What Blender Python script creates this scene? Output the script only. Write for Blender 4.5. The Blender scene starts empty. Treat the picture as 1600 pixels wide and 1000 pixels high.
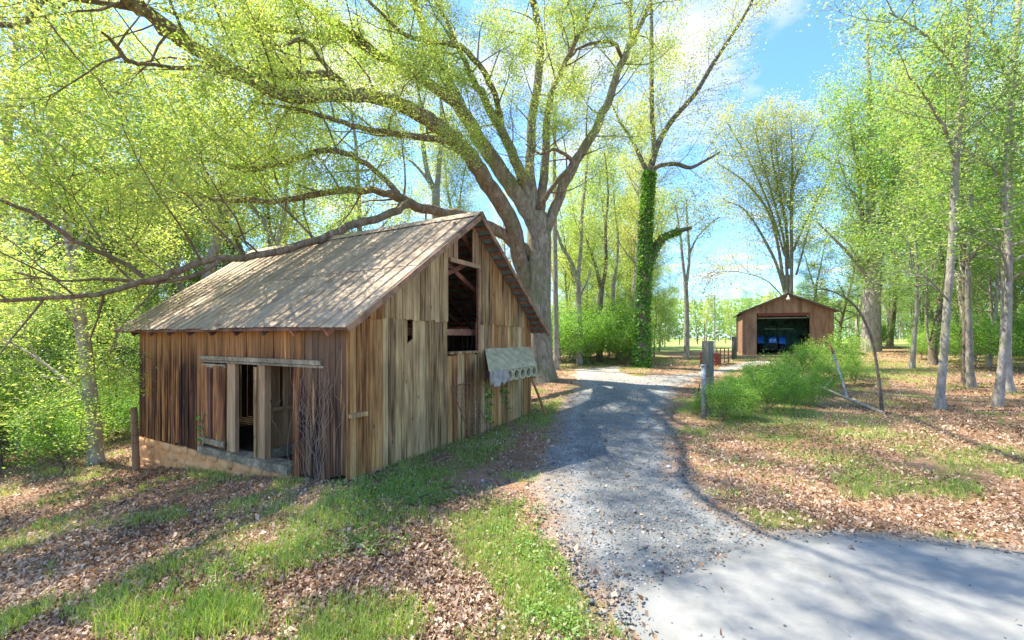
import bpy, math, random
import numpy as np
from mathutils import Vector, Matrix
SC = bpy.context.scene
COL = SC.collection
R = math.radians
rng = np.random.default_rng(7)
rnd = random.Random(11)

# ------------------------------------------------------------------ camera, sky, sun, exposure
F, CX, HY, EYE = 660.0, 800.0, 527.0, 2.0        # focal length in px of a 1600 px wide picture, horizon row, eye height
cam = bpy.data.cameras.new('camera'); cam.sensor_width = 36.0; cam.lens = 36.0*F/1600.0
cam.shift_y = (HY-500.0)/1600.0; cam.clip_start = 0.05; cam.clip_end = 3000
camo = bpy.data.objects.new('camera', cam); COL.objects.link(camo)
camo.location = (0, 0, EYE); camo.rotation_euler = (R(90), 0, 0); SC.camera = camo

SUN_AZ, SUN_EL = R(-66), R(61)                   # azimuth from +Y towards +X
sd = Vector((math.sin(SUN_AZ)*math.cos(SUN_EL), math.cos(SUN_AZ)*math.cos(SUN_EL), math.sin(SUN_EL)))
sun = bpy.data.lights.new('sun', 'SUN'); sun.energy = 3.9; sun.angle = R(0.53); sun.color = (1.0, 0.92, 0.78)
suno = bpy.data.objects.new('sun', sun); COL.objects.link(suno)
suno.rotation_euler = sd.to_track_quat('Z', 'Y').to_euler(); suno.location = (0, 0, 60)

W = bpy.data.worlds.new('World'); SC.world = W; W.use_nodes = True
nt = W.node_tree; nt.nodes.clear()
N = nt.nodes.new; Lk = nt.links.new
out = N('ShaderNodeOutputWorld'); bg = N('ShaderNodeBackground'); sky = N('ShaderNodeTexSky')
sky.sky_type = 'NISHITA'; sky.sun_disc = False; sky.sun_elevation = SUN_EL; sky.sun_rotation = SUN_AZ
sky.air_density = 1.0; sky.dust_density = 0.6; sky.ozone_density = 2.5
tc = N('ShaderNodeTexCoord'); sep = N('ShaderNodeSeparateXYZ'); Lk(tc.outputs['Generated'], sep.inputs[0])
mz = N('ShaderNodeMath'); mz.operation = 'MAXIMUM'; mz.inputs[1].default_value = 0.06; Lk(sep.outputs[2], mz.inputs[0])
dv = N('ShaderNodeVectorMath'); dv.operation = 'DIVIDE'
cmb = N('ShaderNodeCombineXYZ'); [Lk(mz.outputs[0], cmb.inputs[i]) for i in range(3)]
Lk(tc.outputs['Generated'], dv.inputs[0]); Lk(cmb.outputs[0], dv.inputs[1])
no = N('ShaderNodeTexNoise'); no.inputs['Scale'].default_value = 1.35; no.inputs['Detail'].default_value = 7; no.inputs['Roughness'].default_value = .55
off = N('ShaderNodeVectorMath'); off.inputs[1].default_value = (3.1, 1.2, 0); Lk(dv.outputs[0], off.inputs[0]); Lk(off.outputs[0], no.inputs['Vector'])
cr = N('ShaderNodeValToRGB'); cr.color_ramp.elements[0].position = .53; cr.color_ramp.elements[1].position = .68; Lk(no.outputs[0], cr.inputs[0])
mx = N('ShaderNodeMixRGB'); mx.inputs[2].default_value = (2.5, 2.45, 2.4, 1); Lk(cr.outputs[0], mx.inputs[0]); tint = N('ShaderNodeMixRGB'); tint.blend_type = 'MULTIPLY'; tint.inputs[0].default_value = 1; tint.inputs[2].default_value = (.50, .70, .94, 1); Lk(sky.outputs[0], tint.inputs[1]); Lk(tint.outputs[0], mx.inputs[1])
Lk(mx.outputs[0], bg.inputs[0]); bg.inputs[1].default_value = 0.15; Lk(bg.outputs[0], out.inputs[0])
SC.view_settings.view_transform = 'Standard'; SC.view_settings.look = 'None'
SC.view_settings.exposure = 1.8; SC.view_settings.gamma = 1.0; SC.view_settings.use_curve_mapping = False
SC.render.engine = 'CYCLES'
cy = SC.cycles; cy.max_bounces = 7; cy.diffuse_bounces = 4; cy.glossy_bounces = 2; cy.transmission_bounces = 5; cy.transparent_max_bounces = 4
cy.use_denoising = True; cy.sample_clamp_indirect = 6.0

# ------------------------------------------------------------------ noise and terrain
_lat = rng.random((256, 256))
def vnoise(x, y, s=1.0, seed=0):
    x = np.asarray(x, float)/s+seed*17.3+1000; y = np.asarray(y, float)/s+seed*31.7+1000
    xi = np.floor(x).astype(int); yi = np.floor(y).astype(int); fx = x-xi; fy = y-yi
    fx = fx*fx*(3-2*fx); fy = fy*fy*(3-2*fy)
    a = _lat[xi % 256, yi % 256]; b = _lat[(xi+1) % 256, yi % 256]; c = _lat[xi % 256, (yi+1) % 256]; d = _lat[(xi+1) % 256, (yi+1) % 256]
    return (a*(1-fx)+b*fx)*(1-fy)+(c*(1-fx)+d*fx)*fy
def fnoise(x, y, s=1.0, seed=0, o=3):
    t = 0; a = 1; w = 0
    for k in range(o): t = t+a*vnoise(x, y, s/2**k, seed+k*5); w += a; a *= .55
    return t/w
def sstep(a, b, x):
    t = np.clip((x-a)/(b-a), 0, 1); return t*t*(3-2*t)
PY = [-50, 0, 7, 10, 13, 16, 19, 22, 26, 32, 60, 150, 2000]
PZ = [0, 0, 0, 0.02, .18, .42, .53, .65, .78, .9, 1.02, 1.12, 1.2]
def ground_z(x, y):
    x = np.asarray(x, float); y = np.asarray(y, float)
    z = (np.interp(y-.5, PY, PZ)+np.interp(y, PY, PZ)+np.interp(y+.5, PY, PZ))/3
    left = np.maximum(0, -x-2.2)
    drop = 2.6*(1-np.exp(-left*.137/2.6*1.05))
    z = z-drop*(1-sstep(40, 90, y))
    z = z+.6*(1-np.exp(-np.maximum(0, x-4.2-.5*np.maximum(0, y-9))*.05/.6))*sstep(3, 7, y)
    bump = (fnoise(x, y, 3.2, 3, 2)-.5)*.10
    away = sstep(0, 3, np.abs(x-1.8)-1.2)
    return z+bump*away*sstep(2, 5, np.hypot(x+2.3, y-6))
def gz(x, y): return float(ground_z(x, y))
def ray(px, py): return Vector(((px-CX)/F, 1.0, (HY-py)/F))
def at(px, py):
    """the ground point seen at a pixel of the photograph"""
    d = ray(px, py); Y = 1.5
    for _ in range(3000):
        if EYE+d.z*Y < gz(d.x*Y, Y): break
        Y *= 1.01
        if Y > 300: break
    return Vector((d.x*Y, Y, gz(d.x*Y, Y)))
def pt(px, py, Y): d = ray(px, py); return Vector((d.x*Y, Y, EYE+d.z*Y))
def to_px(x, y, z):
    yy = np.maximum(y, .3); return CX+F*x/yy, HY-F*(z-EYE)/yy

# ------------------------------------------------------------------ object helpers
def tag(o, label=None, cat=None, group=None, kind=None):
    if label: o['label'] = label
    if cat: o['category'] = cat
    if group: o['group'] = group
    if kind: o['kind'] = kind
    return o
def empty(name, loc, label, cat, group=None, rz=0.0):
    o = bpy.data.objects.new(name, None); COL.objects.link(o); o.empty_display_size = .2
    o.location = loc; o.rotation_euler = (0, 0, rz); return tag(o, label, cat, group)
def np_mesh(name, V, Q, mat, smooth=False, rndattr=None, T=None):
    """V (n,3), Q (m,4) quads and/or T (k,3) triangles"""
    V = np.asarray(V, np.float32); me = bpy.data.meshes.new(name)
    nq = 0 if Q is None else len(Q); ntr = 0 if T is None else len(T)
    me.vertices.add(len(V)); me.vertices.foreach_set('co', V.ravel())
    idx = []; st = []
    if nq: idx.append(np.asarray(Q, np.int32).ravel()); st.append(np.arange(nq)*4)
    if ntr: idx.append(np.asarray(T, np.int32).ravel()); st.append(nq*4+np.arange(ntr)*3)
    idx = np.concatenate(idx); st = np.concatenate(st)
    me.loops.add(len(idx)); me.loops.foreach_set('vertex_index', idx.astype(np.int32))
    me.polygons.add(nq+ntr); me.polygons.foreach_set('loop_start', st.astype(np.int32))
    if rndattr is not None:
        a = me.attributes.new('rnd', 'FLOAT', 'FACE'); a.data.foreach_set('value', np.asarray(rndattr, np.float32))
    me.update(calc_edges=True)
    if smooth: me.polygons.foreach_set('use_smooth', np.ones(nq+ntr, bool))
    if mat: me.materials.append(mat)
    return me
def link(name, me, parent=None, loc=None):
    o = bpy.data.objects.new(name, me); COL.objects.link(o)
    if parent: o.parent = parent
    if loc is not None: o.location = loc
    return o
def copy_tree(o, parent=None):
    c = o.copy(); COL.objects.link(c); c.parent = parent
    for ch in list(o.children): copy_tree(ch, c)
    return c
BOXQ = np.array([[0, 3, 2, 1], [4, 5, 6, 7], [0, 1, 5, 4], [1, 2, 6, 5], [2, 3, 7, 6], [3, 0, 4, 7]])
class MB:
    def __init__(s): s.V = []; s.F = []; s.n = 0
    def add(s, vs, fs):
        s.V += [tuple(v) for v in vs]; s.F += [tuple(int(i)+s.n for i in f) for f in fs]; s.n += len(vs); return s
    def hexa(s, p): return s.add(p, BOXQ)                       # eight corners: bottom ring, top ring
    def box(s, x0, x1, y0, y1, z0, z1):
        return s.hexa([(x0, y0, z0), (x1, y0, z0), (x1, y1, z0), (x0, y1, z0), (x0, y0, z1), (x1, y0, z1), (x1, y1, z1), (x0, y1, z1)])
    def bar(s, a, b, w, h, up=(0, 0, 1)):
        a = Vector(a); b = Vector(b); d = (b-a).normalized(); u = Vector(up)
        if abs(d.dot(u)) > .98: u = Vector((0, 1, 0))
        sx = d.cross(u).normalized()*w/2; sy = sx.normalized().cross(d)*h/2
        return s.hexa([a-sx-sy, a+sx-sy, a+sx+sy, a-sx+sy, b-sx-sy, b+sx-sy, b+sx+sy, b-sx+sy])
    def tube(s, pts, rad, sides=8, cap=True):
        V, Q = tube_np(pts, rad, sides); s.add(V, Q)
        if cap:
            n = len(V); s.F.append(tuple(s.n-n+i for i in reversed(range(sides)))); s.F.append(tuple(s.n-sides+i for i in range(sides)))
        return s
    def lathe(s, prof, n=16, c=(0, 0, 0), axis='z'):
        V = []; Fs = []
        for r_, z_ in prof:
            for k in range(n):
                a = 2*math.pi*k/n; q = (r_*math.cos(a), r_*math.sin(a), z_)
                if axis == 'x': q = (q[2], q[0], q[1])
                if axis == 'y': q = (q[0], q[2], q[1])
                V.append((q[0]+c[0], q[1]+c[1], q[2]+c[2]))
        for i in range(len(prof)-1):
            for k in range(n): Fs.append((i*n+k, i*n+(k+1) % n, (i+1)*n+(k+1) % n, (i+1)*n+k))
        return s.add(V, Fs)
    def build(s, name, mat, parent=None, smooth=False, bevel=0):
        me = bpy.data.meshes.new(name); me.from_pydata(s.V, [], s.F); me.materials.append(mat)
        if smooth: me.polygons.foreach_set('use_smooth', np.ones(len(me.polygons), bool))
        o = link(name, me, parent)
        if bevel:
            b = o.modifiers.new('bevel', 'BEVEL'); b.width = bevel; b.segments = 2; b.limit_method = 'ANGLE'
        return o
def tube_np(pts, rad, sides=6, flute=None):
    P = np.asarray([tuple(p) for p in pts], float); n = len(P)
    T = np.gradient(P, axis=0); T /= np.linalg.norm(T, axis=1)[:, None]+1e-9
    ref = np.array([0, 0, 1.]) if abs(T[0, 2]) < .9 else np.array([1., 0, 0])
    V = np.zeros((n*sides, 3)); a = np.arange(sides)*2*math.pi/sides
    X = None
    for i in range(n):
        if X is None: X = np.cross(T[i], ref)
        else: X = X-T[i]*np.dot(X, T[i])
        X /= np.linalg.norm(X)+1e-9; Y = np.cross(T[i], X)
        r = rad[i]
        rr = r*(1+(flute(i, a) if flute else 0))
        V[i*sides:(i+1)*sides] = P[i]+(np.cos(a)*rr)[:, None]*X+(np.sin(a)*rr)[:, None]*Y
    i0 = (np.arange(n-1)*sides)[:, None]; k = np.arange(sides)[None]; k2 = (k+1) % sides
    Q = np.stack([i0+k, i0+k2, i0+sides+k2, i0+sides+k], -1).reshape(-1, 4)
    return V, Q
class Wood:
    def __init__(s): s.V = []; s.Q = []; s.n = 0
    def tube(s, pts, rad, sides=5, flute=None):
        V, Q = tube_np(pts, rad, sides, flute); s.V.append(V); s.Q.append(Q+s.n); s.n += len(V)
    def mesh(s, name, mat, smooth=True): return np_mesh(name, np.concatenate(s.V), np.concatenate(s.Q), mat, smooth)

# ------------------------------------------------------------------ materials
def new_mat(name):
    m = bpy.data.materials.new(name); m.use_nodes = True; t = m.node_tree; b = t.nodes['Principled BSDF']
    b.inputs['Specular IOR Level'].default_value = .25
    return m, t, b
def ramp(t, stops):
    r = t.nodes.new('ShaderNodeValToRGB'); e = r.color_ramp.elements
    while len(e) < len(stops): e.new(.5)
    for q, (p, c) in zip(e, stops): q.position = p; q.color = (*c, 1)
    return r
def noise(t, vec, scale, detail=4, rough=.55, dist=0):
    n = t.nodes.new('ShaderNodeTexNoise'); n.inputs['Scale'].default_value = scale; n.inputs['Detail'].default_value = detail
    n.inputs['Roughness'].default_value = rough; n.inputs['Distortion'].default_value = dist
    if vec is not None: t.links.new(vec, n.inputs['Vector'])
    return n.outputs[0]
def mapping(t, scale, which='Object', rot=(0, 0, 0)):
    c = t.nodes.new('ShaderNodeTexCoord'); m = t.nodes.new('ShaderNodeMapping'); m.inputs['Scale'].default_value = scale
    m.inputs['Rotation'].default_value = rot
    t.links.new(c.outputs[which], m.inputs['Vector']); return m.outputs[0]
def mixc(t, f, a, b, mode='MIX'):
    m = t.nodes.new('ShaderNodeMixRGB'); m.blend_type = mode
    for i, v in enumerate((f, a, b)):
        if isinstance(v, (int, float)): m.inputs[i].default_value = v
        elif isinstance(v, tuple): m.inputs[i].default_value = (*v, 1)
        else: t.links.new(v, m.inputs[i])
    return m.outputs[0]
def math_(t, op, a, b=0.0, clamp=False):
    m = t.nodes.new('ShaderNodeMath'); m.operation = op; m.use_clamp = clamp
    for i, v in enumerate((a, b)):
        if isinstance(v, (int, float)): m.inputs[i].default_value = v
        else: t.links.new(v, m.inputs[i])
    return m.outputs[0]
def bumpn(t, b, h, dist=.01, strength=.6):
    n = t.nodes.new('ShaderNodeBump'); n.inputs['Distance'].default_value = dist; n.inputs['Strength'].default_value = strength
    t.links.new(h, n.inputs['Height']); t.links.new(n.outputs[0], b.inputs['Normal'])
def flat_mat(name, col, rough=.7, metal=0, var=.25, scale=8, bump=.004):
    m, t, b = new_mat(name); v = mapping(t, (1, 1, 1)); n = noise(t, v, scale, 5)
    r = ramp(t, [(.3, tuple(c*(1-var) for c in col)), (.7, tuple(min(1, c*(1+var)) for c in col))]); t.links.new(n, r.inputs[0])
    t.links.new(r.outputs[0], b.inputs['Base Color']); b.inputs['Roughness'].default_value = rough; b.inputs['Metallic'].default_value = metal
    if bump: bumpn(t, b, noise(t, v, scale*5, 4), bump, .4)
    return m
def wood_mat(name, stops, streak=None, sz=1.3, sxy=26, rot=(0, 0, 0), patch=.35, darkz=None):
    """weathered timber, the grain runs along local z (or as rotated)"""
    m, t, b = new_mat(name)
    v = mapping(t, (sxy, sxy, sz), rot=rot); g = noise(t, v, 1.0, 6, .65, .4)
    oi = t.nodes.new('ShaderNodeObjectInfo')
    g2 = math_(t, 'ADD', g, math_(t, 'MULTIPLY', math_(t, 'SUBTRACT', oi.outputs['Random'], .5), .22))
    r = ramp(t, stops); t.links.new(g2, r.inputs[0]); c = r.outputs[0]
    vb = mapping(t, (2.5, 2.5, .8)); pn = noise(t, vb, 1.3, 3)
    pr = ramp(t, [(.4, (1-patch,)*3), (.65, (1+patch*.4,)*3)]); t.links.new(pn, pr.inputs[0]); c = mixc(t, 1.0, c, pr.outputs[0], 'MULTIPLY')
    if streak:
        vs = mapping(t, (14, 14, .7)); sn = noise(t, vs, 1.0, 3, .5); sr = ramp(t, [(.64, (0, 0, 0)), (.71, (1, 1, 1))]); t.links.new(sn, sr.inputs[0])
        c = mixc(t, sr.outputs[0], c, streak)
    if darkz:                                       # a stain of its own: band of heights (z0 -> z1) blended to a colour
        tcn = t.nodes.new('ShaderNodeTexCoord'); sp = t.nodes.new('ShaderNodeSeparateXYZ'); t.links.new(tcn.outputs['Object'], sp.inputs[0])
        h = math_(t, 'ADD', sp.outputs[2], math_(t, 'MULTIPLY', math_(t, 'SUBTRACT', noise(t, mapping(t, (9, 9, 1)), 1, 3), .5), 1.3))
        z0, z1, colr, k = darkz
        f = math_(t, 'MULTIPLY', math_(t, 'DIVIDE', math_(t, 'SUBTRACT', h, z0), z1-z0, True), k); c = mixc(t, f, c, colr)
    # knots
    vk = mapping(t, (5, 5, 2.2)); vo = t.nodes.new('ShaderNodeTexVoronoi'); vo.inputs['Scale'].default_value = 1.0; t.links.new(vk, vo.inputs['Vector'])
    kr = ramp(t, [(.05, (1, 1, 1)), (.10, (0, 0, 0))]); t.links.new(vo.outputs['Distance'], kr.inputs[0]); c = mixc(t, math_(t, 'MULTIPLY', kr.outputs[0], .7), c, (.05, .025, .012))
    t.links.new(c, b.inputs['Base Color']); b.inputs['Roughness'].default_value = .85
    bumpn(t, b, g, .006, .8)
    return m
def leaf_mat(name, cols, trans=.5, hue=.5):
    m = bpy.data.materials.new(name); m.use_nodes = True; t = m.node_tree; t.nodes.clear()
    o = t.nodes.new('ShaderNodeOutputMaterial'); at_ = t.nodes.new('ShaderNodeAttribute'); at_.attribute_name = 'rnd'
    oi = t.nodes.new('ShaderNodeObjectInfo')
    f = math_(t, 'ADD', at_.outputs['Fac'], math_(t, 'MULTIPLY', math_(t, 'SUBTRACT', oi.outputs['Random'], .5), hue))
    n = noise(t, mapping(t, (1, 1, 1)), .45, 2); f = math_(t, 'ADD', f, math_(t, 'MULTIPLY', math_(t, 'SUBTRACT', n, .5), 1.6))
    k = len(cols); r = ramp(t, [(.1+.8*i/(k-1), c) for i, c in enumerate(cols)]); t.links.new(f, r.inputs[0])
    d = t.nodes.new('ShaderNodeBsdfDiffuse'); tr = t.nodes.new('ShaderNodeBsdfTranslucent'); ms = t.nodes.new('ShaderNodeMixShader'); ms.inputs[0].default_value = trans
    t.links.new(r.outputs[0], d.inputs[0])
    c2 = mixc(t, 1.0, r.outputs[0], (1.6, 1.5, .95), 'MULTIPLY'); t.links.new(c2, tr.inputs[0])
    t.links.new(d.outputs[0], ms.inputs[1]); t.links.new(tr.outputs[0], ms.inputs[2])
    gl = t.nodes.new('ShaderNodeBsdfGlossy'); gl.inputs['Roughness'].default_value = .45; m2 = t.nodes.new('ShaderNodeMixShader'); m2.inputs[0].default_value = .04
    t.links.new(ms.outputs[0], m2.inputs[1]); t.links.new(gl.outputs[0], m2.inputs[2]); t.links.new(m2.outputs[0], o.inputs[0])
    return m
def bark_mat(name, c0, c1, moss=None, zs=.35, scale=9):
    m, t, b = new_mat(name); v = mapping(t, (scale, scale, scale*zs)); n = noise(t, v, 1, 6, .7, .8)
    r = ramp(t, [(.3, tuple(x*.45 for x in c0)), (.48, c0), (.68, c1)]); t.links.new(n, r.inputs[0]); c = r.outputs[0]
    if moss:
        mn = noise(t, mapping(t, (1, 1, 1)), 1.6, 4); mr = ramp(t, [(.48, (0, 0, 0)), (.6, (1, 1, 1))]); t.links.new(mn, mr.inputs[0])
        c = mixc(t, math_(t, 'MULTIPLY', mr.outputs[0], .5), c, moss)
    t.links.new(c, b.inputs['Base Color']); b.inputs['Roughness'].default_value = .9; bumpn(t, b, n, .03, .9)
    return m

M = {}
M['oakbark'] = bark_mat('oak_bark', (.24, .19, .13), (.42, .36, .26), (.16, .18, .06))
M['limbbark'] = bark_mat('limb_bark', (.20, .135, .085), (.36, .27, .18), (.13, .13, .05))
M['greybark'] = bark_mat('grey_bark', (.27, .235, .19), (.45, .41, .34), (.20, .22, .10))
M['palebark'] = bark_mat('pale_bark', (.34, .29, .23), (.52, .47, .38), None)
M['darkbark'] = bark_mat('dark_bark', (.15, .115, .085), (.28, .23, .17), (.10, .12, .05))
M['leaf_oak'] = leaf_mat('oak_leaf', [(.19, .33, .06), (.28, .41, .08), (.37, .47, .11), (.45, .51, .17)], .58)
M['leaf_yellow'] = leaf_mat('young_leaf', [(.32, .40, .08), (.42, .46, .12), (.50, .50, .18)], .5)
M['leaf_green'] = leaf_mat('green_leaf', [(.10, .23, .05), (.20, .34, .08), (.32, .42, .13)], .52)
M['leaf_mid'] = leaf_mat('mid_leaf', [(.18, .32, .06), (.28, .41, .09), (.38, .46, .14)], .55)
M['leaf_bush'] = leaf_mat('bush_leaf', [(.09, .25, .03), (.18, .38, .05), (.32, .48, .09)], .5)
M['leaf_dark'] = leaf_mat('dark_leaf', [(.035, .10, .02), (.07, .16, .03), (.12, .22, .04)], .35)
M['ivy'] = leaf_mat('ivy_leaf', [(.08, .22, .03), (.18, .38, .05), (.32, .50, .08)], .4)
M['grass'] = leaf_mat('grass_blade', [(.14, .25, .04), (.24, .37, .07), (.38, .45, .13)], .4)
M['litter'] = leaf_mat('dry_leaf', [(.11, .058, .032), (.24, .145, .085), (.37, .25, .165), (.53, .40, .29)], .2, 0)
M['weed'] = leaf_mat('weed_leaf', [(.10, .21, .03), (.16, .30, .045), (.25, .37, .07)], .4)

# ------------------------------------------------------------------ ground sheet
def blobs(px, py, L):
    d = np.zeros_like(px)
    for cx, cy, rx, ry, ang, w in L:
        c, s = math.cos(R(ang)), math.sin(R(ang)); dx, dy = px-cx, py-cy
        u = (dx*c-dy*s)/rx; v = (dx*s+dy*c)/ry
        d = np.maximum(d, w*np.clip(1.35-np.sqrt(u*u+v*v), 0, 1)**.7)
    return d
GRASS = [(690, 715, 170, 38, 27, 1.0), (850, 645, 70, 22, 25, 1.0), (590, 765, 90, 25, 15, .95), (400, 880, 190, 62, 22, .85), (300, 960, 170, 55, 10, .9),
         (560, 830, 130, 34, 20, .7), (800, 860, 75, 60, -35, .85), (850, 945, 60, 40, -30, .8), (620, 960, 120, 40, 10, .6), (100, 880, 100, 30, 5, .45),
         (340, 735, 55, 14, 0, .6), (1400, 728, 190, 40, -5, .6), (1200, 690, 110, 40, 0, .6), (1180, 640, 120, 45, 0, .85), (1350, 650, 130, 40, 0, .5),
         (1330, 580, 150, 30, 0, .7), (1160, 770, 50, 18, 0, .4), (60, 735, 110, 16, 0, .8), (1500, 810, 110, 25, 0, .3), (930, 620, 30, 16, 0, .5)]
def grass_density(x, y):
    z = ground_z(x, y); px, py = to_px(x, y, z)
    d = blobs(px, py, GRASS)
    far = sstep(14, 20, y)*np.clip(.75-.25*(x > 16), 0, 1)
    field = sstep(30, 36, y)*(x > 5)
    d = np.maximum(np.maximum(d, far*.65), field)
    n = fnoise(x, y, .7, 9, 4)
    d = np.maximum(d, .17*(y < 14))
    return np.clip((d+(n-.5)*2.3-.28)*1.8, 0, 1)
def axis_(parts):
    a = []
    for lo, hi, st in parts: a.append(np.arange(lo, hi, st))
    a.append([parts[-1][1]]); return np.unique(np.round(np.concatenate(a), 4))
gx = axis_([(-400, -60, 30), (-60, -16, 3), (-16, 16, .16), (16, 60, 2), (60, 400, 30)])
gy = axis_([(-40, 0, 4), (0, 14, .14), (14, 32, .4), (32, 70, 3), (70, 200, 15), (200, 900, 100)])
GX, GY = np.meshgrid(gx, gy); nx, ny = len(gx), len(gy)
xx, yy = GX.ravel(), GY.ravel(); zz = ground_z(xx, yy)
zz2 = zz+(fnoise(xx, yy, .3, 21, 2)-.5)*.03*(yy < 20)
i = np.arange(nx-1)[None]; j = (np.arange(ny-1)*nx)[:, None]
Q = np.stack([j+i, j+i+1, j+i+1+nx, j+i+nx], -1).reshape(-1, 4)
me = np_mesh('ground', np.stack([xx, yy, zz2], 1), Q, None, True)
a = me.attributes.new('green', 'FLOAT', 'POINT'); a.data.foreach_set('value', grass_density(xx, yy).astype(np.float32))
fld = sstep(31, 37, yy)*(xx > 4)+0*xx
a = me.attributes.new('field', 'FLOAT', 'POINT'); a.data.foreach_set('value', fld.astype(np.float32))
m, t, b = new_mat('forest_floor'); v = mapping(t, (1, 1, 1))
r1 = ramp(t, [(.25, (.11, .062, .038)), (.45, (.27, .17, .105)), (.6, (.38, .26, .17)), (.78, (.52, .40, .29))]); t.links.new(noise(t, v, 30, 9, .8), r1.inputs[0])
r2 = ramp(t, [(.35, (.65, .6, .55)), (.65, (1.15, 1.05, 1.0))]); t.links.new(noise(t, v, .8, 4), r2.inputs[0])
c = mixc(t, 1.0, r1.outputs[0], r2.outputs[0], 'MULTIPLY')
clay = ramp(t, [(.55, (0, 0, 0)), (.7, (1, 1, 1))]); t.links.new(noise(t, v, 1.7, 5, .6), clay.inputs[0])
c = mixc(t, math_(t, 'MULTIPLY', clay.outputs[0], .45), c, (.36, .20, .11))
g1 = ramp(t, [(.35, (.10, .16, .03)), (.65, (.26, .34, .07))]); t.links.new(noise(t, v, 14, 5, .7), g1.inputs[0])
ga = t.nodes.new('ShaderNodeAttribute'); ga.attribute_name = 'green'; fa = t.nodes.new('ShaderNodeAttribute'); fa.attribute_name = 'field'
c = mixc(t, math_(t, 'MULTIPLY', ga.outputs['Fac'], .55), c, g1.outputs[0]); c = mixc(t, fa.outputs['Fac'], c, (.28, .34, .09))
t.links.new(c, b.inputs['Base Color']); b.inputs['Roughness'].default_value = .95; bumpn(t, b, noise(t, v, 30, 8, .75), .04, .8)
me.materials.append(m); tag(link('ground', me), kind='structure')

# ------------------------------------------------------------------ gravel track and pale slab (draped; their edges dip into the ground)
def world_poly(P): return np.array([tuple(at(*p))[:2] if p[1] is not None and p[1] > 540 else p for p in P])
def sdist(x, y, poly):
    x = x.ravel(); y = y.ravel(); d = np.full(x.shape, 1e9); ins = np.zeros(x.shape, bool); n = len(poly)
    for k in range(n):
        ax, ay = poly[k]; bx, by = poly[(k+1) % n]; ex, ey = bx-ax, by-ay
        tt = np.clip(((x-ax)*ex+(y-ay)*ey)/(ex*ex+ey*ey+1e-12), 0, 1)
        d = np.minimum(d, np.hypot(x-ax-tt*ex, y-ay-tt*ey))
        c_ = ((ay > y) != (by > y)) & (x < (bx-ax)*(y-ay)/(by-ay+1e-12)+ax); ins ^= c_
    return np.where(ins, d, -d)
TRACK = world_poly([(990, 1000), (925, 985), (882, 920), (856, 850), (838, 765), (846, 700), (866, 650), (885, 620), (902, 602), (893, 586), (900, 576), (972, 572), (968, 581),
                    (1000, 588), (1085, 583), (1150, 568), (1195, 563), (1222, 566), (1150, 579), (1095, 592), (1058, 607), (1050, 650), (1058, 700), (1085, 750), (1140, 795), (1200, 828),
                    (1330, 832), (1480, 845), (1620, 866)])
TRACK = np.vstack([TRACK, [(9.5, 3.4), (10, -4), (.3, -4), (.5, 1.5)]])
SLAB = world_poly([(1010, 1000), (996, 955), (990, 927), (1075, 903), (1107, 888), (1137, 873), (1175, 862), (1225, 849), (1300, 844), (1400, 850), (1500, 858), (1620, 876)])
SLAB = np.vstack([SLAB, [(9.0, 3.2), (9.5, -3.5), (1.1, -3.5), (1.0, 1.5)]])
def sheet(name, poly, ext, st, soft, lift, mat, nz, seed, base=0.0):
    X, Y = np.meshgrid(np.arange(ext[0], ext[1], st), np.arange(ext[2], ext[3], st)); s = X.shape
    d = sdist(X, Y, poly).reshape(s); dn = d+(fnoise(X, Y, .5, seed, 4)-.5)*nz
    Z = ground_z(X, Y)+np.clip(dn*soft+base, -.06, lift)
    Z += (fnoise(X, Y, .12, seed+3, 2)-.5)*.012*(lift < .03)
    keep = d > -.45; idm = -np.ones(s, int); 
    ce = keep[:-1, :-1] & keep[1:, :-1] & keep[:-1, 1:] & keep[1:, 1:]
    ids = np.arange(X.size).reshape(s); Qd = np.stack([ids[:-1, :-1][ce], ids[:-1, 1:][ce], ids[1:, 1:][ce], ids[1:, :-1][ce]], -1)
    u, inv = np.unique(Qd, return_inverse=True); V = np.stack([X.ravel()[u], Y.ravel()[u], Z.ravel()[u]], 1)
    me = np_mesh(name, V, inv.reshape(-1, 4), mat, True)
    a = me.attributes.new('edge', 'FLOAT', 'POINT'); a.data.foreach_set('value', np.clip(dn.ravel()[u], 0, 1).astype(np.float32))
    return tag(link(name, me), kind='structure')
m, t, b = new_mat('gravel'); v = mapping(t, (1, 1, 1))
r1 = ramp(t, [(.3, (.095, .10, .096)), (.5, (.19, .20, .193)), (.68, (.32, .328, .315)), (.8, (.52, .52, .50))]); t.links.new(noise(t, v, 38, 8, .8), r1.inputs[0])
r2 = ramp(t, [(.3, (.72, .74, .76)), (.7, (1.25, 1.22, 1.2))]); t.links.new(noise(t, v, 1.1, 5, .6), r2.inputs[0])
c = mixc(t, 1.0, r1.outputs[0], r2.outputs[0], 'MULTIPLY'); ea = t.nodes.new('ShaderNodeAttribute'); ea.attribute_name = 'edge'
br = ramp(t, [(.3, (.24, .15, .09)), (.7, (.48, .34, .22))]); t.links.new(noise(t, v, 20, 6, .7), br.inputs[0])
ef = math_(t, 'SUBTRACT', 1.0, math_(t, 'MULTIPLY', math_(t, 'ADD', ea.outputs['Fac'], math_(t, 'MULTIPLY', math_(t, 'SUBTRACT', noise(t, v, 4, 5, .7), .5), .9)), 2.1), True)
c = mixc(t, math_(t, 'MULTIPLY', ef, .8), c, br.outputs[0])
rut = math_(t, 'SUBTRACT', 1.0, math_(t, 'MULTIPLY', math_(t, 'ABSOLUTE', math_(t, 'SUBTRACT', ea.outputs['Fac'], .52)), 5.0), True)
rut = math_(t, 'MULTIPLY', rut, math_(t, 'MULTIPLY', noise(t, v, 2.2, 5, .7), .75)); c = mixc(t, rut, c, (.40, .395, .37))
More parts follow.
